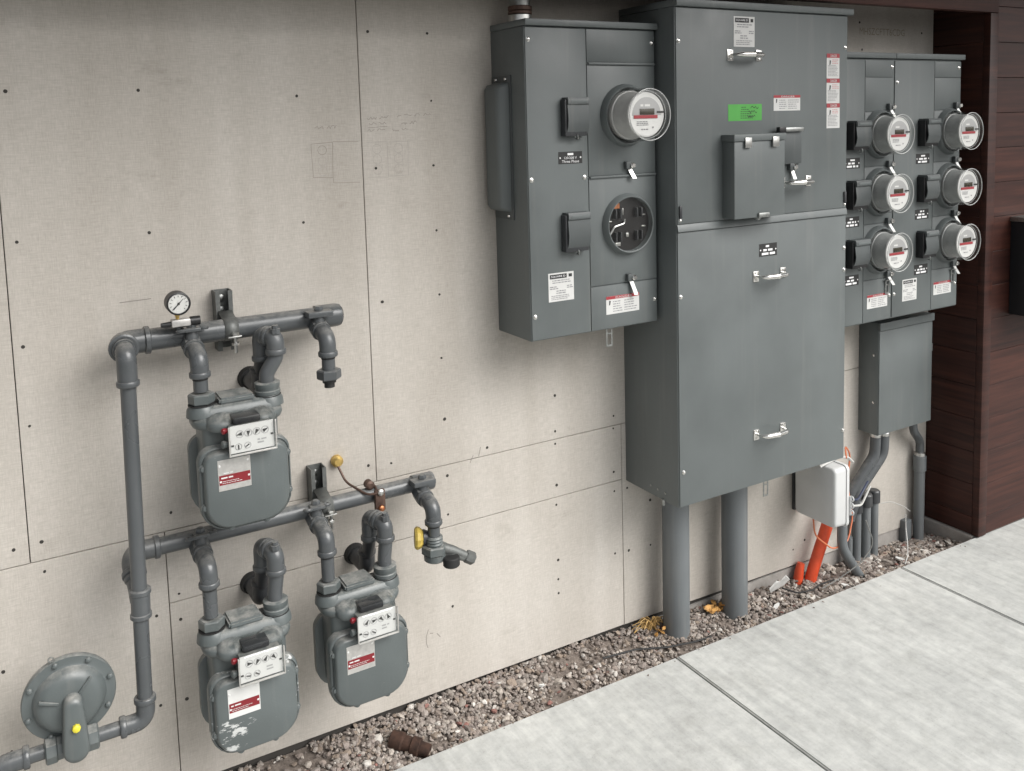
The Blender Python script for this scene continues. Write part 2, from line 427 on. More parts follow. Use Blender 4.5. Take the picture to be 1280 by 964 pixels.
for i in range(nx):
    for j in range(ny): mb.bm.faces.new((grid[i][j], grid[i + 1][j], grid[i + 1][j + 1], grid[i][j + 1]))
gb = mb.build('gravel_bed', 'soil'); tag(gb, kind='structure')

tb = bmesh.new(); bmesh.ops.create_icosphere(tb, subdivisions=1, radius=1)
tb.verts.ensure_lookup_table()
IV = [v.co.copy() for v in tb.verts]; IF = [[v.index for v in f.verts] for f in tb.faces]; tb.free()
V, F, TC = [], [], []
PAL = [(.235, .20, .178), (.27, .235, .21), (.20, .168, .148), (.31, .275, .245), (.23, .19, .165), (.36, .32, .28), (.25, .20, .16)]
for k in range(19500):
    x = random.uniform(-1.3, 3.3); ye = walk_edge(x)
    y = random.uniform(ye + .006, .004)
    right = max(0, min(1, (x - 2.2) / .6))
    if noise3(Vector((x * 6, y * 9, 0))) > .18 and random.random() < .8: continue
    r = random.choice((.0045, .006, .0075, .009)) * random.uniform(.8, 1.2) * (1 + .25 * right)
    if random.random() < .06: r *= random.uniform(1.3, 1.8)
    elif random.random() < .25: r *= .55
    sq = Vector((random.uniform(.8, 1.35), random.uniform(.65, 1.0), random.uniform(.35, .8)))
    if right > .3 and random.random() < .35: sq.x *= 1.6; sq.z *= .6
    R = Matrix.Rotation(random.uniform(0, 2 * PI), 3, 'Z') @ Matrix.Rotation(random.uniform(-.7, .7), 3, 'X') @ Matrix.Rotation(random.uniform(-.5, .5), 3, 'Y')
    o = Vector((x, y, bed(x, y) + random.uniform(-.004, .006)))
    if k < 45:                                          # grit that strayed onto the slab edge
        y = ye - random.uniform(.008, .07) * random.random(); r = random.uniform(.0015, .0035); o = Vector((x, y, r * .4)); ye = -9
    i0 = len(V); c = random.choice(PAL); b = random.uniform(.75, 1.2)
    if random.random() < .035 + .10 * right: c = (.52, .49, .45)
    if random.random() < .012: c = (.24, .12, .10)
    c = tuple(min(.8, q * b) for q in c)
    for v in IV:
        q = v * random.uniform(.78, 1.18); q = Vector((q.x * sq.x, q.y * sq.y, q.z * sq.z)) * r
        p = o + R @ q; p.y = max(p.y, ye + .002); V.append(p); TC.append((*c, 1))
    F += [[i0 + i for i in f] for f in IF]
me = bpy.data.meshes.new('gravel'); me.from_pydata(V, [], F); me.update()
ca = me.color_attributes.new('tint', 'FLOAT_COLOR', 'POINT')
for i, c in enumerate(TC): ca.data[i].color = c
me.materials.append(M['gravel']); go = bpy.data.objects.new('gravel', me); col.objects.link(go)
tag(go, 'grey brown crushed stone filling the strip between wall and sidewalk', 'gravel', kind='stuff')

# ------------------------------------------------------------------ sheathed wall
wall = thing('sheathed_wall', 'bare fibre cement sheathed wall with nail dots and panel seams', 'wall', (1.0, 0, -.1))
MB().box(-2.6, 3.285, .0125, .16, .0, 2.6).build('backing', 'seam', wall, 0)
MB().box(-2.6, 3.285, .006, .16, -.16, -.001).build('foundation', 'stem', wall, 0)
def panel(x0, x1, z0, z1, zr=None):
    mb = MB(); zr = z0 if zr is None else zr; g = .0010
    P = [(x0 + g, z0 + g), (x1 - g, zr + g), (x1 - g, z1 - g), (x0 + g, z1 - g)]
    mb.loft([[(x, .0122, z) for x, z in P], [(x, .001, z) for x, z in P], [(x + (.001 if i in (0, 3) else -.001), 0, z + (.001 if i < 2 else -.001)) for i, (x, z) in enumerate(P)]])
    mb.build('sheathing_panel', 'sheath', wall, 0)
panel(-2.6, -.825, .711, 2.6); panel(-.825, .023, .711, 2.6); panel(.023, .870, .711, 2.6); panel(.870, 2.09, .711, 2.6); panel(2.09, 3.284, .711, 2.6)
panel(-2.6, -.905, .040, .711); panel(-.905, .314, .040, .711)
panel(.314, 1.713, .525, .711); panel(.314, 1.713, .040, .525, .025)
panel(1.713, 3.284, .024, .711, -.009)
NAILS = [(0.051, 1.788), (0.323, 1.789), (0.9, 1.941), (1.073, 1.941), (0.7, 1.773), (1.078, 1.757), (0.907, 1.578), (1.078, 1.578), (0.701, 1.447), (1.08, 1.395), (0.909, 1.212), (1.082, 1.212), (0.049, 1.454), (0.326, 1.452), (0.044, 1.216), (1.081, 1.028), (1.084, 0.848), (1.461, 0.85), (1.459, 0.737), (1.458, 0.697), (1.219, 0.735), (1.086, 0.679), (1.46, 0.564), (1.457, 0.501), (1.683, 0.743), (1.681, 0.702), (1.68, 0.557), (1.681, 0.492), (1.733, 0.491), (1.084, 0.563), (1.68, 0.281), (1.736, 0.276), (1.459, 0.32), (1.458, 0.257), (1.458, 0.211), (1.088, 0.281), (0.044, 1.032), (0.332, 0.756), (-0.008, 0.752), (0.049, 0.756), (0.05, 0.684), (-0.049, 0.472), (-0.046, 0.276), (0.338, 0.544), (0.283, 0.503), (0.338, 0.477), (0.34, 0.265), (0.278, 0.27), (0.848, 0.762), (0.915, 0.754), (1.828, 0.427), (1.827, 0.271), (2.504, 0.07), (2.565, 0.092), (3.21, 2.0), (2.86, 1.93), (2.845, 2.03)]
n0 = None
for x, z in NAILS:
    if n0 is None:
        mb = MB(); mb.lathe((x, .0005, z), (0, -1, 0), [(0, .0046), (.0009, .0044), (.0011, .0030)], 9); n0 = mb.build('nail', 'nail', wall)
    else:
        c = link_copy(n0, (x, 0, z), wall); c.rotation_euler = (0, random.uniform(0, 6), 0); q = random.uniform(.75, 1.15); c.scale = (q, 1, q * random.uniform(.8, 1.1))
# builder's pencil notes and sketches on the board
def strokes(name, mat, paths, wd=.0011):
    mb = MB()
    for pth in paths:
        for (xa, za), (xb, zb) in zip(pth, pth[1:]):
            dx, dz = xb - xa, zb - za; L = math.hypot(dx, dz) or 1; nx_, nz_ = -dz / L * wd / 2, dx / L * wd / 2
            mb.quad((xa - nx_, -.0004, za - nz_), (xb - nx_, -.0004, zb - nz_), (xb + nx_, -.0004, zb + nz_), (xa + nx_, -.0004, za + nz_))
    return mb.build(name, mat, wall, 0)
def scribble(x, z, ln, h):
    out = []; t = 0
    while t < ln:
        wl = random.uniform(.014, .03); p = []
        k = 0
        while k < wl: p.append((x + t + k, z + random.uniform(0, h) + .05 * (t + k))); k += random.uniform(.002, .004)
        out.append(p); t += wl + .006
    return out
def ring(x, z, r, n=10): return [(x + r * math.cos(2 * PI * k / n), z + r * math.sin(2 * PI * k / n)) for k in range(n + 1)]
strokes('pencil_note', 'pencil', scribble(.888, 1.708, .06, .008) + scribble(.975, 1.712, .105, .008) + scribble(.893, 1.694, .05, .007) + scribble(.985, 1.692, .05, .009) + scribble(.888, 1.676, .055, .007) + scribble(.96, 1.676, .05, .007) + [[(.888, 1.687), (.945, 1.690)]])
strokes('pencil_sketch', 'pencil', [[(.731, 1.649), (.789, 1.652), (.786, 1.560)], [(.731, 1.649), (.733, 1.562), (.786, 1.560)], ring(.76, 1.632, .012), [(.786, 1.56), (.787, 1.545), (.86, 1.543)], [(.79, 1.653), (.86, 1.652)]] + scribble(.742, 1.684, .04, .010))
strokes('pencil_sketch', 'pencilf', [ring(.76, 1.603, .012), ring(.76, 1.577, .012), [(.883, 1.648), (.942, 1.648), (.942, 1.552), (.883, 1.555)], [(.946, 1.648), (1.003, 1.648), (1.001, 1.555), (.946, 1.555)], ring(.912, 1.63, .013), ring(.912, 1.602, .013), ring(.912, 1.574, .013), ring(.974, 1.63, .013), ring(.974, 1.602, .013), ring(.974, 1.574, .013)])
strokes('scuff_mark', 'pencil', [[(1.008, .235), (1.0, .215), (1.0, .195), (1.004, .18)], [(1.012, .222), (1.022, .219)], [(1.034, .215), (1.045, .20)], [(1.19, .715), (1.197, .742)], [(1.16, .70), (1.172, .722)], [(.25, 1.2915), (.32, 1.293)]], .0024)
mb = MB(); text_into(mb, 'MHSZCFTT6CDG', 2.845, 1.985, .026, -.0005, .26); mb.build('stamp', 'stamp', wall, 0)

# ------------------------------------------------------------------ wood clad wall at the end of the alcove, and the header above it
wood = thing('wood_clad_wall', 'dark red brown wood board cladding beside the meter alcove', 'wall', (4.5, -.1, 0))
MB().box(3.297, 7.2, -.222, .16, .02, 3.6).build('backing', 'seam', wood, 0)
MB().box(3.275, 7.2, -.2165, .16, -.158, .003, .006).build('foundation', 'stem', wood, 0)
P0 = .1335
bz = [.005]
z = 2.081
while z > .02: bz.append(z); z -= P0
bz = sorted(bz); bz += [2.081 + P0 * k for k in range(1, 11)]
for a, b in zip(bz, bz[1:]):
    MB().box(3.336, 7.2, -.234, -.2225, a + .0006, b - .0006, .0010, 1).build('board', 'wood', wood)
    MB().box(3.286, 3.2968, -.2085, .004, a + .0006, b - .0006, .0010, 1).build('board', 'wood', wood)
MB().box(3.284, 3.334, -.239, -.210, .004, 2.054, .002, 2).build('corner_trim', 'wood', wood)
head = thing('header_beam', 'dark red brown wood header beam over the alcove top', 'beam', (.4, -.2, 2.055))
MB().box(-4, 3.334, -.239, -.205, 2.056, 2.32, .002, 2).build('fascia_board', 'wood', head)
MB().box(-4, 3.284, -.204, -.001, 2.145, 2.16).build('soffit', 'wood', head)
for k in range(1): MB().box(-4, 3.3345, -.234, -.222, 2.322 + k * P0, 2.319 + (k + 1) * P0, .0018, 1).build('board', 'wood', head)
MB().box(-4, 3.296, -.221, .0, 2.33, 3.6).build('backing', 'seam', head, 0)
MB().box(-4.5, 7.2, -1.0, -.2395, 2.50, 2.62).build('overhang', 'wood', head, 0)
bx = thing('wall_box', 'black metal box mounted on the dark wood cladding', 'box', (3.62, -.24, .885))
MB().box(3.452, 3.80, -.37, -.2345, .885, 1.255, .004).build('body', 'blackbox', bx)
MB().box(3.446, 3.806, -.378, -.2345, 1.256, 1.274, .003).build('lid', 'galv', bx)

# ------------------------------------------------------------------ labels, screws, handles shared by the electrical gear
def sticker(parent, x0, x1, z0, z1, y, style):
    b = MB().box(x0, x1, y - .0006, y + .0002, z0, z1).build('sticker', {'green': 'green', 'plate': 'ink', 'plate2': 'ink'}.get(style, 'label'), parent, 0)
    yy = y - .0011; W_, H_ = x1 - x0, z1 - z0
    if style == 'green':
        mb = MB(); lines_into(mb, x0 + W_ * .38, x0 + W_ * .62, z0 + H_ * .62, z1 - H_ * .12, yy, 2, .35); lines_into(mb, x0 + W_ * .36, x0 + W_ * .82, z0 + H_ * .1, z0 + H_ * .62, yy, 4, .35); mb.build('printing', 'inkgreen', b, 0)
        mb = MB()
        for q in range(3):
            zz = z0 + H_ * (.80 - .27 * q); xx = x0 + W_ * (.66 - .05 * q)
            pts = [(xx + W_ * .03 * i, zz + random.uniform(-.07, .09) * H_) for i in range(9)]
            for (xa, za), (xb, zb) in zip(pts, pts[1:]): mb.quad((xa, yy, za - .0012), (xb, yy, zb - .0012), (xb, yy, zb + .0012), (xa, yy, za + .0012))
        mb.build('handwriting', 'ink', b, 0)
    elif style in ('plate', 'plate2'):
        mb = MB()
        if style == 'plate':
            lines_into(mb, x0 + W_ * .38, x0 + W_ * .64, z0 + H_ * .68, z0 + H_ * .9, yy, 1, .8, 0)
            text_into(mb, '120/208 V', x0 + W_ * .24, z0 + H_ * .39, H_ * .2, yy, W_ * .52); text_into(mb, 'Three Phase', x0 + W_ * .14, z0 + H_ * .09, H_ * .22, yy, W_ * .72)
        else:
            lines_into(mb, x0 + W_ * .36, x0 + W_ * .66, z0 + H_ * .68, z0 + H_ * .9, yy, 1, .7, 0); lines_into(mb, x0 + W_ * .22, x0 + W_ * .78, z0 + H_ * .38, z0 + H_ * .6, yy, 1, .75, 0); lines_into(mb, x0 + W_ * .14, x0 + W_ * .88, z0 + H_ * .08, z0 + H_ * .32, yy, 1, .75, 0)
        for q in (.07, .93): mb.lathe((x0 + W_ * q, y - .0004, z0 + H_ * .5), (0, -1, 0), [(0, .0028), (.001, .0022)], 8)
        mb.build('lettering', 'inkwhite', b, 0)
    elif style == 'name':
        mb = MB().box(x0 + W_ * .06, x0 + W_ * .72, yy - .0001, yy + .0003, z1 - H_ * .20, z1 - H_ * .05); mb.box(x0 + W_ * .80, x0 + W_ * .93, yy - .0001, yy + .0003, z1 - H_ * .18, z1 - H_ * .07); mb.build('brand_bar', 'ink', b, 0)
        mb = MB(); text_into(mb, 'SQUARE D', x0 + W_ * .10, z1 - H_ * .165, H_ * .075, yy - .0005, W_ * .56); mb.build('lettering', 'inkwhite', b, 0)
        mb = MB(); lines_into(mb, x0 + W_ * .15, x1 - W_ * .1, z1 - H_ * .38, z1 - H_ * .23, yy, 2, .42); lines_into(mb, x0 + W_ * .05, x0 + W_ * .4, z1 - H_ * .58, z1 - H_ * .45, yy, 2, .5); lines_into(mb, x0 + W_ * .72, x1 - W_ * .04, z1 - H_ * .58, z1 - H_ * .45, yy, 2, .5)
        lines_into(mb, x0 + W_ * .3, x1 - W_ * .25, z1 - H_ * .75, z1 - H_ * .60, yy, 2, .45); lines_into(mb, x0 + W_ * .1, x1 - W_ * .1, z0 + H_ * .05, z0 + H_ * .23, yy, 3, .4); mb.build('printing', 'inkgrey', b, 0)
    else:                                                     # hazard label, wide or tall
        MB().box(x0, x1, yy - .0001, yy + .0003, z1 - H_ * .17, z1).build('red_band', 'red', b, 0)
        mb = MB(); text_into(mb, 'DANGER', x0 + W_ * .28, z1 - H_ * .145, H_ * .11, yy - .0006, W_ * .5); mb.build('lettering', 'label', b, 0)
        mb = MB()
        if style == 'wide':
            lines_into(mb, x0 + W_ * .2, x0 + W_ * .5, z0 + H_ * .08, z1 - H_ * .25, yy, 5, .36); lines_into(mb, x0 + W_ * .54, x1 - W_ * .04, z0 + H_ * .08, z1 - H_ * .25, yy, 5, .36)
        else: lines_into(mb, x0 + W_ * .1, x1 - W_ * .1, z0 + H_ * .08, z1 - H_ * .45, yy, 8, .36)
        mb.build('printing', 'inkgrey', b, 0)
        mb = MB(); a = min(W_, H_) * .11; cx_, cz_ = x0 + W_ * (.1 if style == 'wide' else .25), z1 - H_ * .36
        mb.quad((cx_ - a * .4, yy, cz_ - a * 1.3), (cx_ + a * .3, yy, cz_ - a), (cx_ + a * .7, yy, cz_ + a * .9), (cx_ - a * .2, yy, cz_ + a * 1.2)); mb.build('pictogram', 'ink', b, 0)
        if style != 'wide':
            mb = MB(); lines_into(mb, x0 + W_ * .42, x1 - W_ * .06, z1 - H_ * .42, z1 - H_ * .22, yy, 3, .4); mb.build('red_print', 'pink', b, 0)
    return b
def screw(parent, x, z, y, r=.0055):
    return MB().lathe((x, y + .0005, z), (0, -1, 0), [(0, r * 1.25), (.0015, r * 1.2), (.002, r), (.0045, r * .85), (.0058, r * .4)], 14).build('screw', 'chrome', parent)
def handle(parent, x, z, y, wd=.118):
    mb = MB()
    for s in (-1, 1):
        mb.box(x + s * wd / 2 - .012, x + s * wd / 2 + .012, y - .003, y + .0005, z - .017, z + .017, .0015)
        for k in (-1, 1): mb.lathe((x + s * wd / 2, y - .0028, z + k * .011), (0, -1, 0), [(0, .0042), (.002, .0035), (.0028, .0015)], 10)
    pts = fillet([(x - wd / 2 + .002, y, z), (x - wd / 2 + .008, y - .033, z), (x, y - .040, z), (x + wd / 2 - .008, y - .033, z), (x + wd / 2 - .002, y, z)], .02, 6)
    mb.tube(pts, lambda t: .0048 + .0045 * math.sin(PI * t) ** 2, 12)
    return mb.build('handle', 'chrome', parent)
def latch(parent, x, z, y, tabl=.036, bend=.012):
    mb = MB().box(x - .016, x + .004, y - .014, y + .0005, z - .010, z + .012, .0015)
    b = mb.build('latch', 'cabinet_dark', parent)
    mb = MB().lathe((x + .006, y + .0005, z), (0, -1, 0), [(0, .0085), (.018, .0085), (.021, .006)], 14); mb.build('lock_barrel', 'chrome', b)
    mb = MB(); mb.loft([[(x - .007 + bend * t, y - .006 - .010 * t, z - .008 - tabl * t), (x + .007 + bend * t, y - .006 - .010 * t, z - .008 - tabl * t), (x + .007 + bend * t, y - .0045 - .010 * t, z - .008 - tabl * t), (x - .007 + bend * t, y - .0045 - .010 * t, z - .008 - tabl * t)] for t in (0, .3, .6, 1)])
    mb.build('tab', 'zinc', b); return b
def hasp(parent, x, z, y, ln=.05, wd=.018, mat='galv'):
    mb = MB(); t = .0022
    mb.box(x - wd, x + wd, y - .012, y + .004, z - .0005, z + .002)
    for s in (-1, 1): mb.box(x + s * wd / 2 - t, x + s * wd / 2 + t, y - .005, y - .003, z - ln, z - .0006)
    mb.box(x - wd / 2 + t, x + wd / 2 - t, y - .005, y - .003, z - ln, z - ln + .006)
    mb.box(x - wd / 2 + t, x + wd / 2 - t, y - .005, y - .003, z - .018, z - .014)
    return mb.build('hasp', mat, parent)
def breaker_cover(parent, x0, x1, z0, z1, y, dpt=.034, side='black'):
    base = MB().box(x0 - .004, x0 + (x1 - x0) * .96, y - dpt * .75, y + .0005, z0 + .006, z1 - .006, .002).build('breaker_cover', side, parent)  # dark base colour stands in for shade on the left side of the cover
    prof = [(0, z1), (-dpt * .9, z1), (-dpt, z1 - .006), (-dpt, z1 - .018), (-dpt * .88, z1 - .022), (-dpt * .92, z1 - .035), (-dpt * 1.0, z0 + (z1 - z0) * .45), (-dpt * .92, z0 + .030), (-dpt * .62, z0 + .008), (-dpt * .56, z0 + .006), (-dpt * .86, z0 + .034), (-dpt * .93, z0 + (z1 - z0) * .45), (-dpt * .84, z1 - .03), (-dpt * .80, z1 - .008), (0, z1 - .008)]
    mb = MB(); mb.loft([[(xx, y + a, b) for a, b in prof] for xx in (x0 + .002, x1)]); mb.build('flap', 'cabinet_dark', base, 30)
    mb = MB().box(x0 + .012, x1 - .004, y - dpt * 1.02, y - dpt * .9, z1 - .0155, z1 - .0065, .001); mb.build('hinge_bar', 'cabinet', base)
    mb = MB().torus(((x0 + x1) / 2, y - dpt * .62, z0 + .004), (1, 0, .2), .007, .0022, 14, 6); mb.build('lock_ring', 'galv', base)
    return base
def cover(parent, x0, x1, z0, z1, y, name='cover_panel', t=.0035, mat='cabinet'):
    g = .0012
    return MB().box(x0 + g, x1 - g, y - t, y + .0002, z0 + g, z1 - g, .0009, 2).build(name, mat, parent)
def hood(parent, x0, x1, y0, z0, z1):
    return MB().box(x0, x1, y0, -.001, z0, z1, .0025).build('rain_hood', 'cabinet', parent)
def socket_ring(parent, x, z, y, k=1.0):
    return MB().lathe((x, y + .0005, z), (0, -1, 0), [(a_, b_ * k) for a_, b_ in ((0, .0905), (.006, .0895), (.012, .0865), (.019, .0845), (.022, .082), (.021, .0795), (.004, .079), (.003, .0785))], 48, cap=False).build('socket_ring', 'cabinet', parent)

# ------------------------------------------------------------------ two-socket meter panel
FY = -.1835
mp_ = thing('meter_panel', 'grey two socket meter panel left of the tall cabinet', 'meter panel', (1.4945, 0, 1.082))
MB().box(1.271, 1.718, FY, 0, 1.0822, 1.949, .002).build('case', 'cabinet', mp_)
hood(mp_, 1.2695, 1.7215, FY - .014, 1.950, 1.968)
for a in ((1.2725, 1.473, 1.084, 1.947), (1.473, 1.7165, 1.852, 1.947), (1.473, 1.7165, 1.531, 1.851), (1.473, 1.7165, 1.214, 1.530), (1.473, 1.7165, 1.084, 1.213)): cover(mp_, *a, FY)
fy = FY - .0035
for z0 in (1.530, 1.851): MB().box(1.477, 1.713, fy - .006, fy + .0003, z0 - .004, z0 + .002, .001).build('ledge', 'cabinet', mp_)
breaker_cover(mp_, 1.386, 1.458, 1.643, 1.756, fy, .032, 'pipe_dark'); breaker_cover(mp_, 1.380, 1.456, 1.320, 1.436, fy, .032, 'pipe_dark')  # dark side colour here is painted shade too, only softer
sticker(mp_, 1.372, 1.452, 1.572, 1.606, fy, 'plate'); sticker(mp_, 1.3295, 1.4145, 1.187, 1.268, fy, 'name'); sticker(mp_, 1.5265, 1.647, 1.126, 1.179, fy, 'wide')
for x, z in ((1.283, 1.913), (1.706, 1.911), (1.283, 1.532), (1.459, 1.531), (1.284, 1.151), (1.707, 1.151)): screw(mp_, x, z, fy)
latch(mp_, 1.614, 1.558, fy, .03); latch(mp_, 1.614, 1.228, fy, .044)
hasp(mp_, 1.547, 1.0815, fy + .02, .055)
socket_ring(mp_, 1.607, 1.703, fy); socket_ring(mp_, 1.607, 1.387, fy)
# gutter cover on the left side
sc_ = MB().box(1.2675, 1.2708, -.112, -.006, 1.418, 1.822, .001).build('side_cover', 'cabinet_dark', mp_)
prof = []
for t in range(9):
    a = t / 8 * PI; prof.append((1.2675 - .034 * min(1, math.sin(a) * 1.9), -.056 + .046 * math.cos(a)))
mb = MB(); mb.loft([[(1.2676 - (1.2676 - x) * s, -.056 + (y + .056) * (.9 + .1 * s), z) for x, y in prof] for z, s in ((1.440, .12), (1.446, .75), (1.458, 1), (1.785, 1), (1.797, .75), (1.803, .12))]); mb.build('channel', 'cabinet', sc_, 50)
for y, z in ((-.03, 1.812), (-.085, 1.812), (-.085, 1.428)):
    MB().lathe((1.2677, y, z), (-1, 0, 0), [(0, .005), (.003, .004), (.004, .002)], 10).build('screw', 'chrome', sc_)
# open socket: jaws and links behind a clear disc
MB().lathe((1.607, fy - .0006, 1.387), (0, -1, 0), [(0, .0786), (.0008, .0786)], 40).build('socket_block', 'socket', mp_)
mb = MB(); X0, Z0, Y0 = 1.607, 1.387, fy - .0014
for dx in (-.038, .038):
    for dz in (-.035, .033):
        mb.box(X0 + dx - .013, X0 + dx - .008, Y0 - .014, Y0, Z0 + dz - .014, Z0 + dz + .014, .001); mb.box(X0 + dx + .004, X0 + dx + .009, Y0 - .014, Y0, Z0 + dz - .014, Z0 + dz + .014, .001)
mb.build('contact_jaws', 'pipe_dark', mp_)
mb = MB().tube(fillet([(X0 - .068, Y0 - .005, Z0 - .028), (X0 - .052, Y0 - .008, Z0 - .004), (X0 - .016, Y0 - .007, Z0 + .003), (X0 - .014, Y0 - .006, Z0 + .016)], .012), .0028, 8)
for a, b, cc, dd in ((.050, .022, .064, .026), (.050, -.012, .064, -.008), (-.07, .010, -.058, .013), (-.046, -.062, -.028, -.052), (-.008, -.038, .002, -.026), (-.02, .028, -.016, .048), (-.05, .03, -.045, .045)): mb.box(X0 + a, X0 + cc, Y0 - .004, Y0 + .0002, Z0 + b, Z0 + dd, .0008)
mb.build('contacts', 'zinc', mp_)
MB().box(X0 - .058, X0 - .03, Y0 - .003, Y0 + .0002, Z0 + .048, Z0 + .062).build('contact_bar', 'copper', mp_)
MB().lathe((X0, fy - .0165, Z0), (0, -1, 0), [(0, .0788), (.002, .0788)], 48).build('clear_disc', 'glass', mp_)

# ------------------------------------------------------------------ electric meters: one prototype, copied into each socket
def electric_meter(x, z, label, group, body='meterbody', k=1.0, q=1.0):
    """k scales the radius, q the depth"""
    yb = fy
    t = thing('electric_meter', label, 'electric meter', (x, yb, z), group)
    def P(*pr): return [(a * q, b * k) for a, b in pr]
    MB().lathe((x, yb - .006, z), (0, -1, 0), P((0, .070), (.020, .070), (.022, .067), (.040, .066), (.042, .0655), (.084, .0635), (.086, .060), (.0855, .030)), 48).build('housing', body, t)
    f = MB().lathe((x, yb - .006 - .0862 * q, z), (0, -1, 0), [(0, .0625 * k), (.004, .0625 * k), (.0055, .060 * k), (.0052, .0575 * k), (.0050, .002)], 48).build('face_plate', 'white', t)
    yy = yb - .006 - .0862 * q - .0057
    mb = MB(); n = 28; top = [(x + .051 * k * math.cos(a), yy, z - .002 + .051 * k * math.sin(a)) for a in [PI * j / n for j in range(n + 1)]]
    mb.bm.faces.new([mb.bm.verts.new(p) for p in top]); mb.build('upper_field', 'faceshade', f, 0)
    MB().box(x - .025 * k, x + .027 * k, yy - .0016, yy - .0003, z + .000, z + .017 * k, .0006).build('display', 'lcd', f)
    MB().box(x - .046 * k, x + .038 * k, yy - .0012, yy - .0004, z - .0105 * k, z - .0012).build('red_band', 'red', f, 0)
    MB().box(x + .036 * k, x + .060 * k, yy - .0014, yy - .0003, z + .004 * k, z + .0095 * k).build('optical_port', 'ink', f, 0)
    mb = MB(); lines_into(mb, x - .022 * k, x + .022 * k, z + .021 * k, z + .031 * k, yy - .0006, 1, .6); mb.build('brand_print', 'white', f, 0)
    mb = MB(); lines_into(mb, x - .036 * k, x + .006 * k, z - .031 * k, z - .017 * k, yy - .0005, 3, .45); lines_into(mb, x - .02 * k, x + .012 * k, z - .044 * k, z - .038 * k, yy - .0005, 1, .5)
    mb.lathe((x + .022 * k, yy - .0002, z - .036 * k), (0, -1, 0), [(0, .0025), (.0006, .0025)], 8); mb.build('printing', 'inkgrey', f, 0)
    g = MB().lathe((x, yb - .004, z), (0, -1, 0), P((0, .0765), (.012, .0762), (.016, .0750), (.100, .0742), (.109, .0728), (.1145, .069), (.1158, .063), (.1162, .002)), 56, cap=False).build('glass_cover', 'glass', t)
    MB().torus((x, yb - .004 - .110 * q, z), (0, 1, 0), .0718 * k, .0015, 56, 8).build('glass_rim_glint', 'glass_rim_glint', g)
    MB().torus((x, yb - .004 - .096 * q, z), (0, 1, 0), .0665 * k, .0010, 56, 6).build('inner_glint_ring', 'glass_rim_glint', g)  # pale ring drawn as a highlight inside the glass
    MB().lathe((x, yb - .0008, z), (0, -1, 0), [(0, .0765 * k), (.004, .0785 * k), (.010, .0785 * k), (.014, .0770 * k)], 48, cap=False).build('base_rim', 'glass_rim_glint', t)
    return t
electric_meter(1.607, 1.703, 'electric meter in clear glass on the two socket panel', None, 'meterbody_light')
def copy_tree(o, parent=None, shift=Vector()):
    c = o.copy(); col.objects.link(c)
    if parent: c.parent = parent
    else: c.location = Vector(o.location) + shift
    for ch in o.children: copy_tree(ch, c)
    return c

# ------------------------------------------------------------------ six-socket meter panel
six = thing('meter_panel', 'grey six socket meter panel between tall cabinet and wood cladding', 'meter panel', (2.86, 0, .945))
MB().box(2.50, 3.188, FY, 0, .945, 1.880, .002).build('case', 'cabinet', six)
MB().box(2.50, 2.801, FY - .012, -.001, 1.8815, 1.901, .0025).build('rain_hood', 'cabinet', six)
MB().box(2.803, 3.200, FY - .012, -.001, 1.8815, 1.901, .0025).build('rain_hood', 'cabinet', six)
ROWS = [1.876, 1.816, 1.696, 1.504, 1.300, 1.100, .948]
for (x0, xm, x1) in ((2.5015, 2.646, 2.799), (2.8035, 3.029, 3.1865)):
    cover(six, x0, xm, .948, 1.876, FY)
    for a, b in zip(ROWS, ROWS[1:]): cover(six, xm, x1, b, a, FY)
ROWZ = (1.617, 1.412, 1.206)
plates = []
for cxn, (xr, xb0, xb1, xl) in {'L': (2.724, 2.556, 2.634, 2.776), 'R': (3.121, 2.940, 3.014, 3.158)}.items():
    for r, zr in enumerate(ROWZ):
        socket_ring(six, xr, zr, fy, .955)
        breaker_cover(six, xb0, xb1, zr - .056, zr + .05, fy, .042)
        sticker(six, xb0 - .012, xb0 + .066, zr - .115, zr - .078, fy, 'plate2')
    for zl in (1.712, 1.510, 1.306, 1.114): latch(six, xl, zl, fy, .034, .018)
    hasp(six, xl - .004, 1.09, fy, .05, .016)
sticker(six, 2.668, 2.778, .996, 1.045, fy, 'wide'); sticker(six, 2.862, 2.944, 1.000, 1.080, fy, 'name'); sticker(six, 3.044, 3.150, 1.002, 1.050, fy, 'wide')
for x, z in ((2.788, 1.852), (2.818, 1.798), (3.172, 1.852), (2.788, 1.033), (2.815, 1.033), (3.174, 1.034)): screw(six, x, z, fy)
NM = {(0, 0): 'top electric meter in the socket column beside the tall cabinet', (0, 1): 'middle electric meter in the socket column beside the tall cabinet', (0, 2): 'bottom electric meter in the socket column beside the tall cabinet',
      (1, 0): 'top electric meter in the socket column beside the wood cladding', (1, 1): 'middle electric meter in the socket column beside the wood cladding', (1, 2): 'bottom electric meter in the socket column beside the wood cladding'}
em0 = None
for (cn, r), lab in NM.items():
    x, z = (2.724, 3.121)[cn], ROWZ[r]
    if em0 is None: em0 = electric_meter(x, z, lab, 'electric meters on the six socket panel', 'meterbody', .935, .80); e0 = Vector((x, fy, z))
    else:
        c = copy_tree(em0, None, Vector((x, fy, z)) - e0); c['label'] = lab

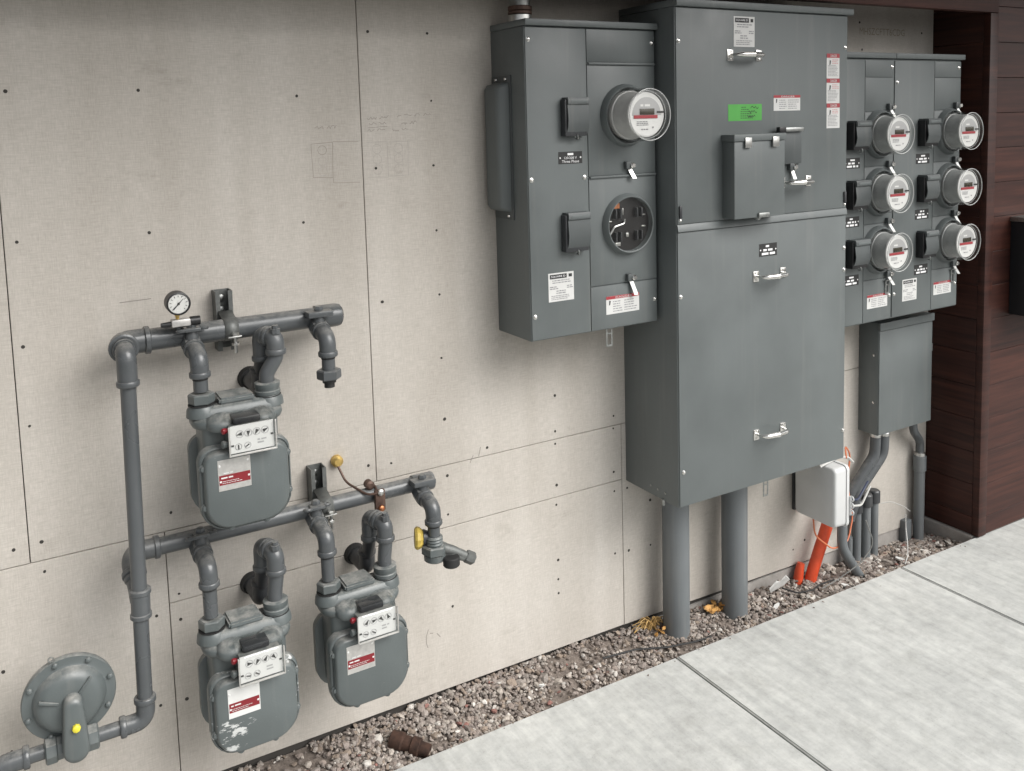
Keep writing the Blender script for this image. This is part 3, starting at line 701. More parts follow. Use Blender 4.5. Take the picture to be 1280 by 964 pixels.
# ------------------------------------------------------------------ tall main cabinet
CY = -.2615; cy = CY - .004
cab = thing('main_cabinet', 'tall grey electrical cabinet with chrome handles and warning labels', 'cabinet', (2.095, 0, .517))
MB().box(1.729, 2.461, CY, 0, .517, 2.010, .002).build('case', 'cabinet', cab)
hood(cab, 1.7275, 2.478, CY - .014, 2.0105, 2.031)
cover(cab, 1.731, 2.459, 1.380, 2.008, CY, 'upper_door', .004); cover(cab, 1.731, 2.459, .519, 1.356, CY, 'lower_door', .004)
mb = MB(); mb.loft([[(x, CY + .001, 1.3565), (x, CY - .0075, 1.3575), (x, CY - .0085, 1.3595), (x, CY - .0055, 1.3770), (x, CY - .0035, 1.3795), (x, CY + .001, 1.3795)] for x in (1.7305, 2.4595)]); mb.build('divider_ledge', 'cabinet', cab, 30)
for x, z in ((1.999, 1.8745), (2.218, 1.480), (2.104, 1.193), (2.105, .684)): handle(cab, x, z, cy)
for x, z in ((1.741, 1.912), (2.448, 1.906), (1.741, 1.164), (2.450, 1.172), (1.746, .627), (2.452, .617), (2.450, 1.246)): screw(cab, x, z, cy)
for x in (1.741, 2.450):
    MB().box(x - .005, x + .005, cy - .006, cy + .0004, 1.398, 1.435, .002).build('seal_tab', 'pipe_dark', cab); screw(cab, x, 1.392, cy, .004)
sticker(cab, 1.956, 2.041, 1.900, 1.990, cy, 'name'); sticker(cab, 1.932, 2.071, 1.678, 1.728, cy, 'green'); sticker(cab, 2.122, 2.239, 1.706, 1.754, cy, 'wide')
sticker(cab, 2.360, 2.420, 1.8065, 1.886, cy, 'tall'); sticker(cab, 2.360, 2.4215, 1.7265, 1.806, cy, 'tall'); sticker(cab, 2.361, 2.423, 1.646, 1.726, cy, 'tall'); sticker(cab, 2.060, 2.137, 1.253, 1.293, cy, 'plate2')
bo = MB().box(2.135, 2.235, cy - .012, cy + .0004, 1.538, 1.640, .003).build('switch_guard', 'cabinet_dark', cab)
MB().box(2.120, 2.150, cy - .028, cy - .0125, 1.636, 1.656, .003).build('switch_handle', 'black', bo); MB().box(2.152, 2.233, cy - .024, cy - .0125, 1.640, 1.654, .004).build('switch_bar', 'galv', bo)
latch(cab, 2.198, 1.528, cy, .03, .004)
hasp(cab, 2.105, .5165, cy + .02, .055)
mb = MB()
for k, y in enumerate((-.13, -.165, -.2)): mb.lathe((1.7295, y, .545 - k * .001), (-1, 0, 0), [(0, .0042), (.002, .004), (.003, .002)], 8)
mb.build('rivets', 'galv', cab)
MB().cyl((1.7285, -.19, .521), (1.7285, -.19, .502), .005, seg=8).build('bolt', 'galv', cab)
# small box fixed to the upper door
sb = thing('switch_box', 'small grey lidded box mounted on the tall cabinet front', 'box', (2.01, cy, 1.385))
MB().box(1.907, 2.116, -.318, cy - .0005, 1.386, 1.617, .002).build('body', 'cabinet', sb)
MB().box(1.903, 2.119, -.3225, cy - .0005, 1.6175, 1.638, .002).build('lid', 'cabinet', sb)
for x in (1.958, 2.072):
    MB().box(x - .014, x + .012, -.3265, -.3228, 1.598, 1.628, .0008).build('clip', 'zinc', sb)
mb = MB().lathe((2.02, -.3, 1.392), (0, 0, -1), [(0, .012), (.01, .012), (.016, .006)], 12); mb.box(2.0, 2.045, -.326, -.3182, 1.385, 1.400, .003); mb.build('lock', 'galv', sb)
# metal conduit standing on the two socket panel
mc = thing('metal_conduit', 'metal conduit with threaded ring fitting on top of two socket panel', 'conduit', (1.318, -.09, 1.968))
MB().lathe((1.318, -.09, 1.9682), (0, 0, 1), [(0, .030), (.002, .033), (.020, .033), (.022, .030)], 10).build('lock_nut', 'zinc', mc)
MB().lathe((1.318, -.09, 1.990), (0, 0, 1), [(0, .0315), (.002, .034), (.008, .034), (.010, .031), (.012, .034), (.022, .034), (.024, .030)], 28).build('fitting', 'bronze', mc)
MB().cyl((1.318, -.09, 2.014), (1.318, -.09, 2.144), .029, seg=28).build('tube', 'galv', mc)
# lower junction box
jb = thing('junction_box', 'grey junction box on wall under the six socket meter panel', 'junction box', (3.02, 0, .463))
MB().box(2.860, 3.180, -.090, 0, .463, .900, .002).build('case', 'cabinet', jb)
MB().box(2.862, 3.178, -.0935, -.0902, .465, .868, .0015).build('door', 'cabinet', jb)
MB().box(2.857, 3.182, -.100, -.0902, .872, .902, .002).build('lid', 'cabinet', jb)
for z in (.775, .59): MB().lathe((2.8602, -.07, z), (-1, 0, 0), [(0, .0055), (.003, .005), (.005, .002)], 10).build('screw', 'chrome', jb)
MB().box(3.1805, 3.192, -.088, -.07, .745, .775, .002).build('hinge', 'galv', jb)

# ------------------------------------------------------------------ conduits and cables below
def large_conduit(x, label):
    t = thing('conduit', label, 'conduit', (x, -.075, -.05), 'large grey conduits under the tall cabinet')
    MB().cyl((x, -.075, -.06), (x, -.075, .516), .0445, seg=36).build('pipe', 'pvc', t)
large_conduit(1.873, 'thick grey plastic conduit rising into tall cabinet, beside the dry grass tuft')
large_conduit(2.135, 'thick grey plastic conduit rising into tall cabinet, beside the torn white scrap')
def stub(x, z1, label, r=.019, cap_=True):
    t = thing('conduit_stub', label, 'conduit', (x, -.03, -.08), 'grey conduit stubs by the white box')
    MB().cyl((x, -.03, -.09), (x, -.03, z1 - .05 if cap_ else z1), r, seg=18).build('pipe', 'pvc', t)
    if cap_: MB().lathe((x, -.03, z1 - .0502), (0, 0, 1), [(0, r + .001), (.001, r + .006), (.045, r + .006), (.0495, r + .002)], 18).build('cap', 'pipe_dark', t)
stub(2.820, .200, 'short grey conduit stub next to the white box wires', .0175)
stub(2.874, .212, 'capped grey conduit stub in the middle of three stubs', .019)
stub(2.922, .216, 'capped grey conduit stub nearest the wood cladding of three', .017)
stub(2.775, .06, 'lowest open grey conduit stub under the white box', .015, False)
rc = thing('riser_conduit', 'grey conduit with coupling rising from gravel beside wood cladding', 'conduit', (3.195, -.035, -.08))
MB().cyl((3.195, -.035, -.09), (3.195, -.035, .235), .0205, seg=22).build('pipe', 'pvc', rc)
MB().lathe((3.195, -.035, .2352), (0, 0, 1), [(0, .022), (.002, .0255), (.062, .0255), (.064, .021)], 22).build('coupling', 'pvc', rc)
MB().lathe((3.195, -.035, .2995), (0, 0, 1), [(0, .022), (.012, .022), (.016, .016)], 8).build('nut', 'zinc', rc)
MB().tube(fillet([(3.195, -.035, .316), (3.192, -.037, .36), (3.125, -.055, .42), (3.118, -.056, .462)], .06, 8), .0165, 14).build('flexible_tube', 'pipe', rc)
MB().box(3.125, 3.165, -.025, .0055, -.09, .03, .003).build('block', 'pvc', rc)
fb = thing('flexible_conduit', 'pair of grey flexible conduits dropping from junction box to white box', 'conduit', (2.85, -.06, .1))
for (xa, ya, xb, yb_) in ((2.895, -.055, 2.705, -.03), (2.935, -.062, 2.73, -.045)):
    MB().tube(fillet([(xa, ya, .4435), (xa - .005, ya, .37), (xb + .06, (ya + yb_) / 2, .24), (xb + .03, yb_, .14)], .07, 8), .0205, 14).build('tube', 'pipe', fb)
    MB().lathe((xa, ya, .4425), (0, 0, 1), [(0, .019), (.004, .022), (.014, .022), (.0195, .018)], 12).build('connector', 'zinc', fb)

wb = thing('utility_box', 'white plastic utility box hanging edge on below tall cabinet', 'utility box', (2.51, -.12, .235))
def rrect(cx, cz, w2, h2, r, n=5, plane='yz', at=0):
    out = []
    for (sx, sz, a0) in ((1, 1, 0), (-1, 1, .5), (-1, -1, 1), (1, -1, 1.5)):
        for k in range(n + 1):
            a = PI * (a0 + .5 * k / n); p = (cx + sx * (w2 - r) + r * math.cos(a), cz + sz * (h2 - r) + r * math.sin(a))
            out.append({'yz': (at, p[0], p[1]), 'xz': (p[0], at, p[1]), 'xy': (p[0], p[1], at)}[plane])
    return out
YC, ZC = -.122, .345
mb = MB(); mb.loft([rrect(YC, ZC, .086, .102, .016, at=2.478), rrect(YC, ZC, .091, .107, .018, at=2.4815), rrect(YC, ZC, .0925, .1085, .018, at=2.488), rrect(YC, ZC, .0945, .1105, .018, at=2.532)]); mb.build('cover', 'whitebox', wb, 45)
mb = MB(); mb.loft([rrect(YC, ZC, .0975, .1135, .018, at=2.5325), rrect(YC, ZC, .0975, .1135, .018, at=2.545)]); mb.build('rim', 'whitebox', wb, 45)
MB().box(2.5455, 2.552, -.205, -.04, .25, .44).build('inner_tray', 'whitebox', wb)
mb = MB()
for z in (.285, .31, .335): mb.torus((2.553, -.2235, z), (1, 0, 0), .0085, .003, 14, 6)
mb.box(2.5455, 2.555, -.2225, -.218, .275, .345); mb.build('hinge_tabs', 'whitebox', wb)
MB().box(2.496, 2.53, -.012, -.0005, .23, .44, .002).build('mount', 'pipe_dark', wb)
MB().box(2.50, 2.515, -.04, -.0125, .30, .40, .002).build('bracket', 'pipe_dark', wb)

oc = thing('orange_conduit', 'bright orange plastic conduit leaning from gravel under white box', 'conduit', (2.62, -.02, -.06))
MB().tube([(2.535, -.045, -.07), (2.556, -.05, .0), (2.612, -.055, .13), (2.662, -.06, .25)], .0215, 18).build('tube', 'orange', oc)
MB().tube([(2.500, -.022, -.085), (2.512, -.022, -.01), (2.522, -.022, .022)], lambda t: .020 - .006 * t, 16).build('sleeve', 'orange', oc)
gc = thing('grey_cable_conduit', 'grey bent conduit curving down from white box into gravel', 'conduit', (2.68, -.1, -.04))
MB().tube(fillet([(2.618, -.13, .232), (2.618, -.13, .10), (2.705, -.125, -.02), (2.74, -.12, -.06)], .09, 9), .0185, 14).build('tube', 'pvc', gc)
def wire(name, label, mat, pts, r=.0022, rad=.05, cat='wire'):
    return tag(MB().tube(fillet(pts, rad, 6), r, 6).build(name, mat), label, cat)
wire('orange_wire', 'orange wire looping under the white utility box', 'orangewire', [(2.495, -.10, .262), (2.495, -.11, .17), (2.57, -.125, .105), (2.66, -.12, .10), (2.712, -.10, .18), (2.70, -.09, .28)], .0030, .06)
wire('orange_wire', 'orange wire arching from white box up past the flexible conduits', 'orangewire', [(2.60, -.16, .455), (2.665, -.10, .47), (2.72, -.08, .42), (2.70, -.08, .30), (2.60, -.15, .28)], .0032, .06)
wire('white_wire', 'white wire end sticking out toward the conduit stubs', 'whitewire', [(2.60, -.19, .285), (2.66, -.18, .27), (2.72, -.17, .325)], .004, .03)
wire('white_wire', 'white wire bundle over the top of white box', 'whitewire', [(2.45, -.17, .458), (2.56, -.16, .466), (2.62, -.15, .45), (2.66, -.14, .42)], .005, .04)
wire('navy_wire', 'dark blue wire end sticking out beside the white box', 'bluewire', [(2.60, -.14, .31), (2.70, -.13, .26), (2.77, -.12, .315)], .004, .03)
wire('grey_wire', 'thin grey wire trailing from white box across orange conduit', 'graywire', [(2.66, -.2, .22), (2.72, -.19, .11), (2.66, -.18, .05), (2.58, -.15, .0), (2.50, -.14, -.02)], .0022, .05)
wire('black_wire', 'black wire on the gravel near the torn white scrap', 'rubber', [(2.60, -.11, -.028), (2.52, -.115, -.02), (2.46, -.135, -.015), (2.40, -.115, -.018), (2.37, -.07, -.01)], .003, .03)
wire('black_wire', 'long black wire lying on gravel past the thick conduit', 'rubber', [(1.56, -.09, .006), (1.68, -.10, .000), (1.78, -.135, -.008), (1.88, -.155, -.012), (1.95, -.16, -.014)], .003, .05)
wire('thin_wire', 'thin pale wire curling up beside the capped stubs', 'whitewire', [(2.96, -.03, .15), (3.0, -.05, .155), (3.07, -.06, .12), (3.09, -.07, .10)], .0014, .04)
wire('thin_wire', 'thin pale wire bent down into gravel at the sidewalk joint', 'whitewire', [(3.05, -.08, .10), (3.045, -.085, .05), (3.01, -.12, -.0), (2.97, -.15, -.02), (2.90, -.185, -.035)], .0022, .03)
wire('thin_wire', 'rusty thin wire against the wood cladding edge', 'rust', [(3.245, -.02, .16), (3.248, -.02, .05), (3.243, -.025, -.06)], .003, .03)

# ------------------------------------------------------------------ litter in the gravel
def tuft(x, y, z, n, spread, h, name, label, mat, w_=.0016):
    mb = MB()
    for k in range(n):
        a = random.uniform(0, 2 * PI); q = random.uniform(.3, 1) * spread; hh = h * random.uniform(.4, 1)
        p = [(x + random.uniform(-.02, .02), y + random.uniform(-.012, .012), z), (x + q * .5 * math.cos(a), y + q * .3 * math.sin(a), z + hh), (x + q * math.cos(a), y + q * .5 * math.sin(a), z + hh * random.uniform(.1, .9))]
        mb.tube(fillet(p, .04, 4), w_, 4)
    return tag(mb.build(name, mat), label, 'plant')
tuft(1.795, -.035, .0, 34, .075, .055, 'dry_grass_tuft', 'yellow dried grass tuft at wall foot beside thick conduit', 'dry')
def leaves(x, y, z, n, sp, name, label, mat, s=.018):
    t = thing(name, label, 'leaves', (x, y, z))
    for k in range(n):
        mb = MB(); c = Vector((x + random.gauss(0, sp), y + random.gauss(0, sp * .5), z + random.uniform(0, .02)))
        R = Matrix.Rotation(random.uniform(0, 6.3), 3, 'Z') @ Matrix.Rotation(random.uniform(-.9, .9), 3, 'X'); q = s * random.uniform(.6, 1.2)
        pts = [Vector(p) * q for p in ((-1, 0, 0), (-.4, .42, .12), (.4, .36, .1), (1, 0, .25), (.4, -.36, .1), (-.4, -.42, .12))]
        top = [c + R @ p for p in pts]; mb.loft([[p - Vector((0, 0, .0008)) for p in top], top]); mb.build('leaf', mat, t, 0)
    return t
leaves(1.80, -.07, .004, 7, .018, 'dry_leaf_clump', 'few brown dry leaves below the grass tuft', 'leafdry', .014)
leaves(2.075, -.055, -.012, 16, .030, 'dry_leaf_clump', 'yellow brown dry leaves between the two thick conduits', 'leafdry', .020)
mb = MB(); random.seed(3)
pts = [(0, 0), (.06, .012), (.085, .05), (.055, .085), (.03, .06), (.01, .07), (-.015, .035)]
mb.loft([[(2.335 + a, -.05 - .25 * b, -.022 + b * .6 + random.uniform(-.006, .006) - o_) for a, b in pts] for o_ in (.002, 0)]); tag(mb.build('torn_scrap', 'paperscrap', smooth=0), 'torn white membrane scrap lying in gravel against wall', 'scrap')
mb = MB(); mb.lathe((.845, -.085, .012), (.10, -.10, -.025), [(0, .020), (.003, .025), (.035, .026), (.040, .021), (.060, .0205), (.064, .025), (.085, .025), (.088, .019), (.115, .018)], 20)
tag(mb.build('rusty_pipe', 'rust'), 'rusty iron pipe stub half buried in gravel beside sidewalk', 'pipe')
for (x, y, s_, lab) in ((2.60, -.16, .018, 'pale flat chip on gravel in front of the orange conduit'), (2.28, -.13, .02, 'pale flat chip on gravel beside the torn white scrap'), (2.95, -.13, .022, 'pale flat chip on gravel in front of the capped stubs'), (1.33, -.1, .012, 'small pale chip on gravel between grass tuft and rusty pipe')):
    mb = MB(); pp = [(-1, -.3), (-.2, -.5), (.9, -.25), (1, .2), (.1, .45), (-.8, .3)]
    zb = bed(x, y) + .004; a = random.uniform(0, 3)
    mb.loft([[(x + s_ * (p * math.cos(a) - q * math.sin(a)), y + s_ * .7 * (p * math.sin(a) + q * math.cos(a)), zb + h_ + .1 * s_ * p) for p, q in pp] for h_ in (0, .006)])
    tag(mb.build('wood_chip', 'paperscrap', smooth=0), lab, 'chip', 'pale chips on the gravel')

# ------------------------------------------------------------------ gas piping
gp = thing('gas_manifold', 'grey painted gas pipe manifold with riser on the sheathed wall', 'gas piping', (.23, -.085, .36))
UZ, LZ, MY = 1.212, .715, -.085
RX, RY = .233, -.178
def collar(mb, c, axis, r, ln=.010):
    a = Vector(axis).normalized(); mb.lathe(Vector(c) - a * ln / 2, a, [(0, r * .93), (ln * .15, r), (ln * .85, r), (ln, r * .93)], 24); return mb
def elbow(pts, r, rad, parent=gp, name='elbow', mat='pipe', c0=True, c1=True):
    """cast elbow: thick bend with banded ends"""
    mb = MB(); pth = fillet(pts, rad, 10); mb.tube(pth, r, 22)
    a, b = Vector(pts[1]) - Vector(pts[0]), Vector(pts[-1]) - Vector(pts[-2])
    if c0: collar(mb, Vector(pts[0]) + a.normalized() * .007, a, r * 1.16, .013)
    if c1: collar(mb, Vector(pts[-1]) - b.normalized() * .007, b, r * 1.16, .013)
    return mb.build(name, mat, parent, 42)
def pipe(p0, p1, r, parent=gp, name='pipe', mat='pipe'): return MB().cyl(p0, p1, r, seg=26).build(name, mat, parent)
# upper run
pipe((.285, MY, UZ), (.735, MY, UZ), .0258, name='header_pipe')
mb = MB().lathe((.7352, MY, UZ), (1, 0, 0), [(-.045, .0265), (-.043, .0298), (.012, .0298), (.021, .0275), (.026, .021), (.028, .010)], 28); mb.build('end_cap', 'pipe', gp)
elbow([(.3, MY, UZ), (.238, MY, UZ), (.238, MY - .052, UZ - .002)], .0280, .036)
elbow([(.237, MY - .05, UZ - .002), (.236, RY, UZ - .004), (.236, RY, UZ - .078)], .0212, .032)
# riser
MB().tube([(.236, RY, UZ - .07), (.2245, RY, .40)], .0168, 24).build('riser_pipe', 'pipe', gp)
mb = MB().lathe((.2285, RY, .600), (.002, 0, .06), [(0, .0200), (.003, .0232), (.011, .0232), (.013, .0208), (.057, .0208), (.059, .0232), (.067, .0232), (.070, .0200)], 24); mb.build('tee', 'pipe', gp)
elbow([(.29, MY, LZ), (.226, MY, LZ), (.226, MY - .05, LZ - .035)], .0232, .036)
elbow([(.226, MY - .048, LZ - .032), (.228, RY + .02, LZ - .055), (.2285, RY + .004, .640)], .0205, .03, c1=False)
elbow([(.2245, RY, .415), (.2238, RY, .358), (.168, RY, .358)], .0205, .030)
pipe((.20, RY, .358), (.118, RY, .358), .0158); pipe((.022, RY, .362), (-.04, RY, .362), .0158)
elbow([(-.010, RY, .362), (-.085, RY, .362), (-.085, RY, .27)], .0208, .05)
# lower run
pipe((.27, MY, LZ), (.965, MY, LZ), .0205, name='header_pipe')
mb = MB().lathe((.9652, MY, LZ), (1, 0, 0), [(-.028, .0212), (-.026, .0245), (.030, .0245), (.034, .0230), (.035, .017)], 28); mb.build('end_cap', 'pipe', gp)
def hexnut(mb, c, axis, r, ln):
    a = Vector(axis).normalized(); mb.lathe(c, a, [(0, r * .9), (ln * .12, r), (ln * .88, r), (ln, r * .9)], 6, True, .3); return mb
def valve_drop(x, zm, zb, rman, dropy=-.19, lock=True):
    """meter valve on the header, elbow down and nipple to z = zb"""
    y0 = MY - rman
    ze = zm - .030
    mb = MB().lathe((x, y0 + .016, zm - .012), (0, -1, -.35), [(0, .0215), (.010, .0245), (.034, .0245), (.040, .0215)], 8)
    mb.lathe((x, y0 - .012, zm + .016), (0, 0, -1), [(0, .011), (.012, .0145), (.058, .0165), (.064, .011)], 14); v = mb.build('valve', 'pipe', gp, 30)
    mb = MB().lathe((x, y0 - .012, zm + .0255), (0, 0, 1), [(0, .0115), (.006, .0115), (.010, .008)], 6); mb.build('valve_nut', 'pipe', v)
    if lock:
        mb = MB()
        for s in (-1, 1): mb.torus((x + s * .025, y0 - .022 + .004 * s, zm + .020), (0, .25, 1), .0085, .0044, 16, 6)
        mb.box(x - .018, x + .018, y0 - .034, y0 - .004, zm + .0165, zm + .025, .002); mb.build('lock_wing', 'pipe', v)
    else: MB().box(x - .032, x + .032, y0 - .034, y0 + .004, zm + .010, zm + .025, .003).build('lock_wing', 'pipe', v)
    elbow([(x, y0 - .020, ze + .006), (x, dropy, ze - .002), (x, dropy, zm - .080)], .0205, .030)
    pipe((x, dropy, zm - .075), (x, dropy, zb + .002), .0163, name='nipple')
    mb = MB(); collar(mb, (x, dropy, zm - .0835), (0, 0, 1), .0172, .004); mb.build('thread_seal', 'rubber', gp)
def outlet(x, zb, xo, zt, y1, xw, yb, zw):
    """return bend from the meter outlet back and down to the wall"""
    pts = fillet([(x, -.19, zb), (x, -.19, zb + .018), (xo, -.192, zb + .055), (xo, -.192, zb + .075)], .03, 8); MB().tube(pts, .0178, 20).build('offset_swivel', 'pipe', gp)
    elbow([(xo, -.192, zb + .062), (xo, -.192, zt), (xo * .5 + xw * .5, (-.192 + y1) / 2, zt + .002)], .0208, .034)
    elbow([(xo * .52 + xw * .48, (-.192 + y1) / 2 - .002, zt + .002), (xw, y1, zt), (xw, y1, zt - .062)], .0205, .03)
    MB().tube([(xw, y1, zt - .055), (xw, yb, zw + .02)], .0172, 20).build('drop_pipe', 'pipe_dark', gp)
    elbow([(xw, yb, zw + .045), (xw, yb, zw - .008), (xw, -.012, zw - .008)], .0205, .025, mat='pipe_dark', c1=False)
    f = MB().lathe((xw, -.0005, zw - .008), (0, -1, 0), [(0, .030), (.003, .029), (.010, .027), (.014, .0255)], 22).build('wall_flange', 'rubber', gp)
    tt = MB().lathe((xo, -.192 - .004, zt + .012), (0, 0, 1), [(0, .012), (.012, .012), (.0125, .008), (.020, .008)], 8); tt.build('test_plug', 'pipe', gp)
METERS = [(.461, 1.078), (.452, .542), (.735, .550)]
valve_drop(.386, UZ, 1.098, .0258); outlet(.536, 1.098, .560, 1.198, -.139, .540, -.112, 1.070)
valve_drop(.377, LZ, .562, .0205); outlet(.527, .562, .532, .674, -.128, .516, -.10, .530)
valve_drop(.660, LZ, .570, .0205); outlet(.810, .570, .814, .676, -.128, .796, -.10, .532)
# capped drop at the end of the upper run
valve_drop(.690, UZ, 1.098, .0258, -.182, False)
mb = MB(); hexnut(mb, (.690, -.182, 1.076), (0, 0, 1), .030, .024); mb.build('union_nut', 'pipe', gp)
MB().lathe((.690, -.182, 1.0755), (0, 0, -1), [(0, .017), (.008, .017), (.009, .013), (.020, .013)], 12).build('plug', 'rubber', gp)
# last drop of the lower run: locked bypass valve
valve_drop(.955, LZ, .585, .0205, -.182, False)
mb = MB(); hexnut(mb, (.955, -.182, .556), (0, 0, 1), .035, .024); mb.lathe((.955, -.182, .536), (0, 0, 1), [(0, .024), (.004, .029), (.0195, .030)], 18); mb.build('union_nut', 'gas', gp)
MB().lathe((.955, -.182, .5805), (0, 0, 1), [(0, .022), (.004, .0235), (.008, .021), (.012, .0235), (.016, .021), (.020, .0235), (.024, .020)], 20).build('ribbed_collar', 'gas', gp)
MB().lathe((.988, -.214, .550), (0, 0, -1), [(0, .020), (.002, .0225), (.022, .0225), (.025, .020)], 20).build('lock_cap', 'rubber', gp)
mb = MB().tube([(.965, -.188, .572), (1.0, -.195, .556), (1.045, -.204, .528)], lambda t: .0155 - .003 * t, 12); mb.tube([(.972, -.186, .552), (1.0, -.20, .545), (1.03, -.204, .532)], .010, 10); hexnut(mb, (1.036, -.202, .534), (1, -.2, -.6), .0175, .026); mb.build('lever', 'strut', gp)
mb = MB().lathe((.930, -.165, .598), (-1, .35, .05), [(0, .020), (.008, .028), (.016, .030), (.022, .026)], 10, True, .2); mb.build('yellow_cap', 'yellow', gp, 25)
MB().lathe((.945, -.17, .598), (-1, .35, .05), [(0, .016), (.0155, .022)], 16).build('valve_body', 'pipe_dark', gp)
# strut brackets and pipe straps
def strut(x, z0, z1, zm, rman, label):
    t = thing('strut_bracket', label, 'bracket', (x, 0, zm), 'wall struts holding the gas headers')
    mb = MB(); mb.box(x - .0205, x + .0205, -.003, -.0005, z0, z1); mb.box(x - .0205, x - .0175, -.041, -.0031, z0, z1); mb.box(x + .0175, x + .0205, -.041, -.0031, z0, z1)
    mb.box(x - .0174, x - .010, -.041, -.0385, z0, z1); mb.box(x + .010, x + .0174, -.041, -.0385, z0, z1); mb.build('channel', 'strut', t, 0)
    for z in (z1 - .022, z1 - .052): MB().lathe((x, -.0031, z), (0, -1, 0), [(0, .010), (.004, .009), (.006, .005)], 10).build('anchor', 'galv', t)
    mb = MB(); a0 = [(-.041, zm + rman + .012)] + [(MY + math.cos(a) * (rman + .002), zm + math.sin(a) * (rman + .002)) for a in [PI * (.42 + 1.16 * k / 12) for k in range(13)]] + [(-.041, zm - rman - .012)]
    for (ya, za), (yb_, zb_) in zip(a0, a0[1:]):
        mb.quad((x - .016, ya, za), (x + .016, ya, za), (x + .016, yb_, zb_), (x - .016, yb_, zb_))
    bmesh.ops.remove_doubles(mb.bm, verts=mb.bm.verts, dist=1e-5); st = mb.build('pipe_strap', 'strut', t, 40); so = st.modifiers.new('s', 'SOLIDIFY'); so.thickness = .003; so.offset = -1
    mb = MB().cyl((x + .004, MY - rman - .010, zm - .004), (x + .004, MY - rman - .010, zm - .052), .0042, seg=8); hexnut(mb, (x + .004, MY - rman - .010, zm - .034), (0, 0, 1), .009, .007); hexnut(mb, (x + .004, MY - rman - .010, zm - .010), (0, 0, 1), .009, .007)
    mb.box(x - .014, x + .018, MY - rman - .018, MY - rman - .0025, zm - .014, zm - .0105, .0008); mb.build('strap_bolt', 'zinc', t)
strut(.481, 1.150, 1.298, UZ, .0258, 'steel strut bracket strapping the upper gas header to wall')
strut(.695, .655, .800, LZ, .0205, 'steel strut bracket strapping the lower gas header to wall')
# bonding clamp with its wire
gk = thing('bonding_clamp', 'bronze bonding clamp with copper wire on the lower gas header', 'pipe clamp', (.832, MY, LZ))
mb = MB().torus((.830, MY, LZ), (1, 0, 0), .0228, .0035, 28, 6); mb.build('band', 'bronze', gk)
MB().box(.818, .846, MY - .039, MY - .0245, LZ - .034, LZ + .022, .003).build('clamp_body', 'bronze', gk)
for dz, mt_ in ((.018, 'zinc'), (-.026, 'copper')): MB().lathe((.832, MY - .0392, LZ + dz), (0, -1, 0), [(0, .0085), (.006, .0085), (.0085, .005)], 8).build('clamp_screw', mt_, gk)
MB().lathe((.815, MY - .002, LZ + .030), (0, -1, 0), [(-.01, .012), (.010, .012), (.014, .007)], 14).build('lug', 'bronze', gk)
MB().tube(fillet([(.830, MY - .042, LZ + .018), (.800, MY - .03, LZ + .014), (.765, -.05, LZ + .035), (.752, -.03, LZ + .075)], .04, 8), .0032, 8).build('wire', 'bronze', gk)
MB().lathe((.757, -.0005, LZ + .082), (0, -1, 0), [(0, .016), (.014, .0155), (.020, .010)], 16).build('wall_plug', 'brass', gk)
# pressure gauge on the upper header
pg = thing('pressure_gauge', 'round white pressure gauge with black rim on the upper gas header', 'gauge', (.357, MY - .03, UZ + .03))
GX, GY, GZ = .357, -.128, 1.299
MB().lathe((GX, GY + .014, GZ), (0, -1, 0), [(0, .022), (.002, .0265), (.030, .0268), (.036, .0265), (.037, .0235), (.033, .0225)], 36).build('case', 'black', pg)
MB().lathe((GX, GY - .0192, GZ), (0, -1, 0), [(0, .0222), (.001, .0222)], 36).build('dial', 'white', pg)
mb = MB()
for k in range(11):
    a = PI * (1.25 - .15 * k); mb.tube([(GX + .0155 * math.cos(a), GY - .0206, GZ + .0155 * math.sin(a)), (GX + .0195 * math.cos(a), GY - .0206, GZ + .0195 * math.sin(a))], .0006, 4)
mb.build('scale', 'ink', pg, 0)
mb = MB().tube([(GX - .012, GY - .0216, GZ - .012), (GX + .011, GY - .0216, GZ + .011)], lambda t: .0016 - .0011 * t, 6); mb.lathe((GX, GY - .0203, GZ), (0, -1, 0), [(0, .003), (.003, .002)], 10); mb.build('needle', 'ink', pg)
MB().lathe((GX, GY - .021, GZ), (0, -1, 0), [(0, .0224), (.001, .0222)], 36).build('lens', 'glass', pg)
MB().lathe((GX - .001, GY, GZ - .027), (0, 0, -1), [(0, .006), (.005, .006), (.006, .0042), (.012, .0042)], 8).build('stem', 'brass', pg)
MB().box(GX - .016, GX + .026, GY - .012, GY + .012, 1.2435, 1.2605, .003).build('bleed_block', 'silver', pg)
mb = MB().cyl((GX - .0165, GY, 1.25), (GX - .038, GY, 1.25), .007, .005, 12); mb.build('bleed_screw', 'black', pg)
MB().cyl((GX + .0265, GY, 1.252), (GX + .048, GY, 1.252), .011, seg=14).build('bleed_knob', 'black', pg)
MB().tube([(GX, GY, 1.243), (GX + .005, MY - .014, 1.228)], .007, 10).build('nipple', 'pipe', pg)

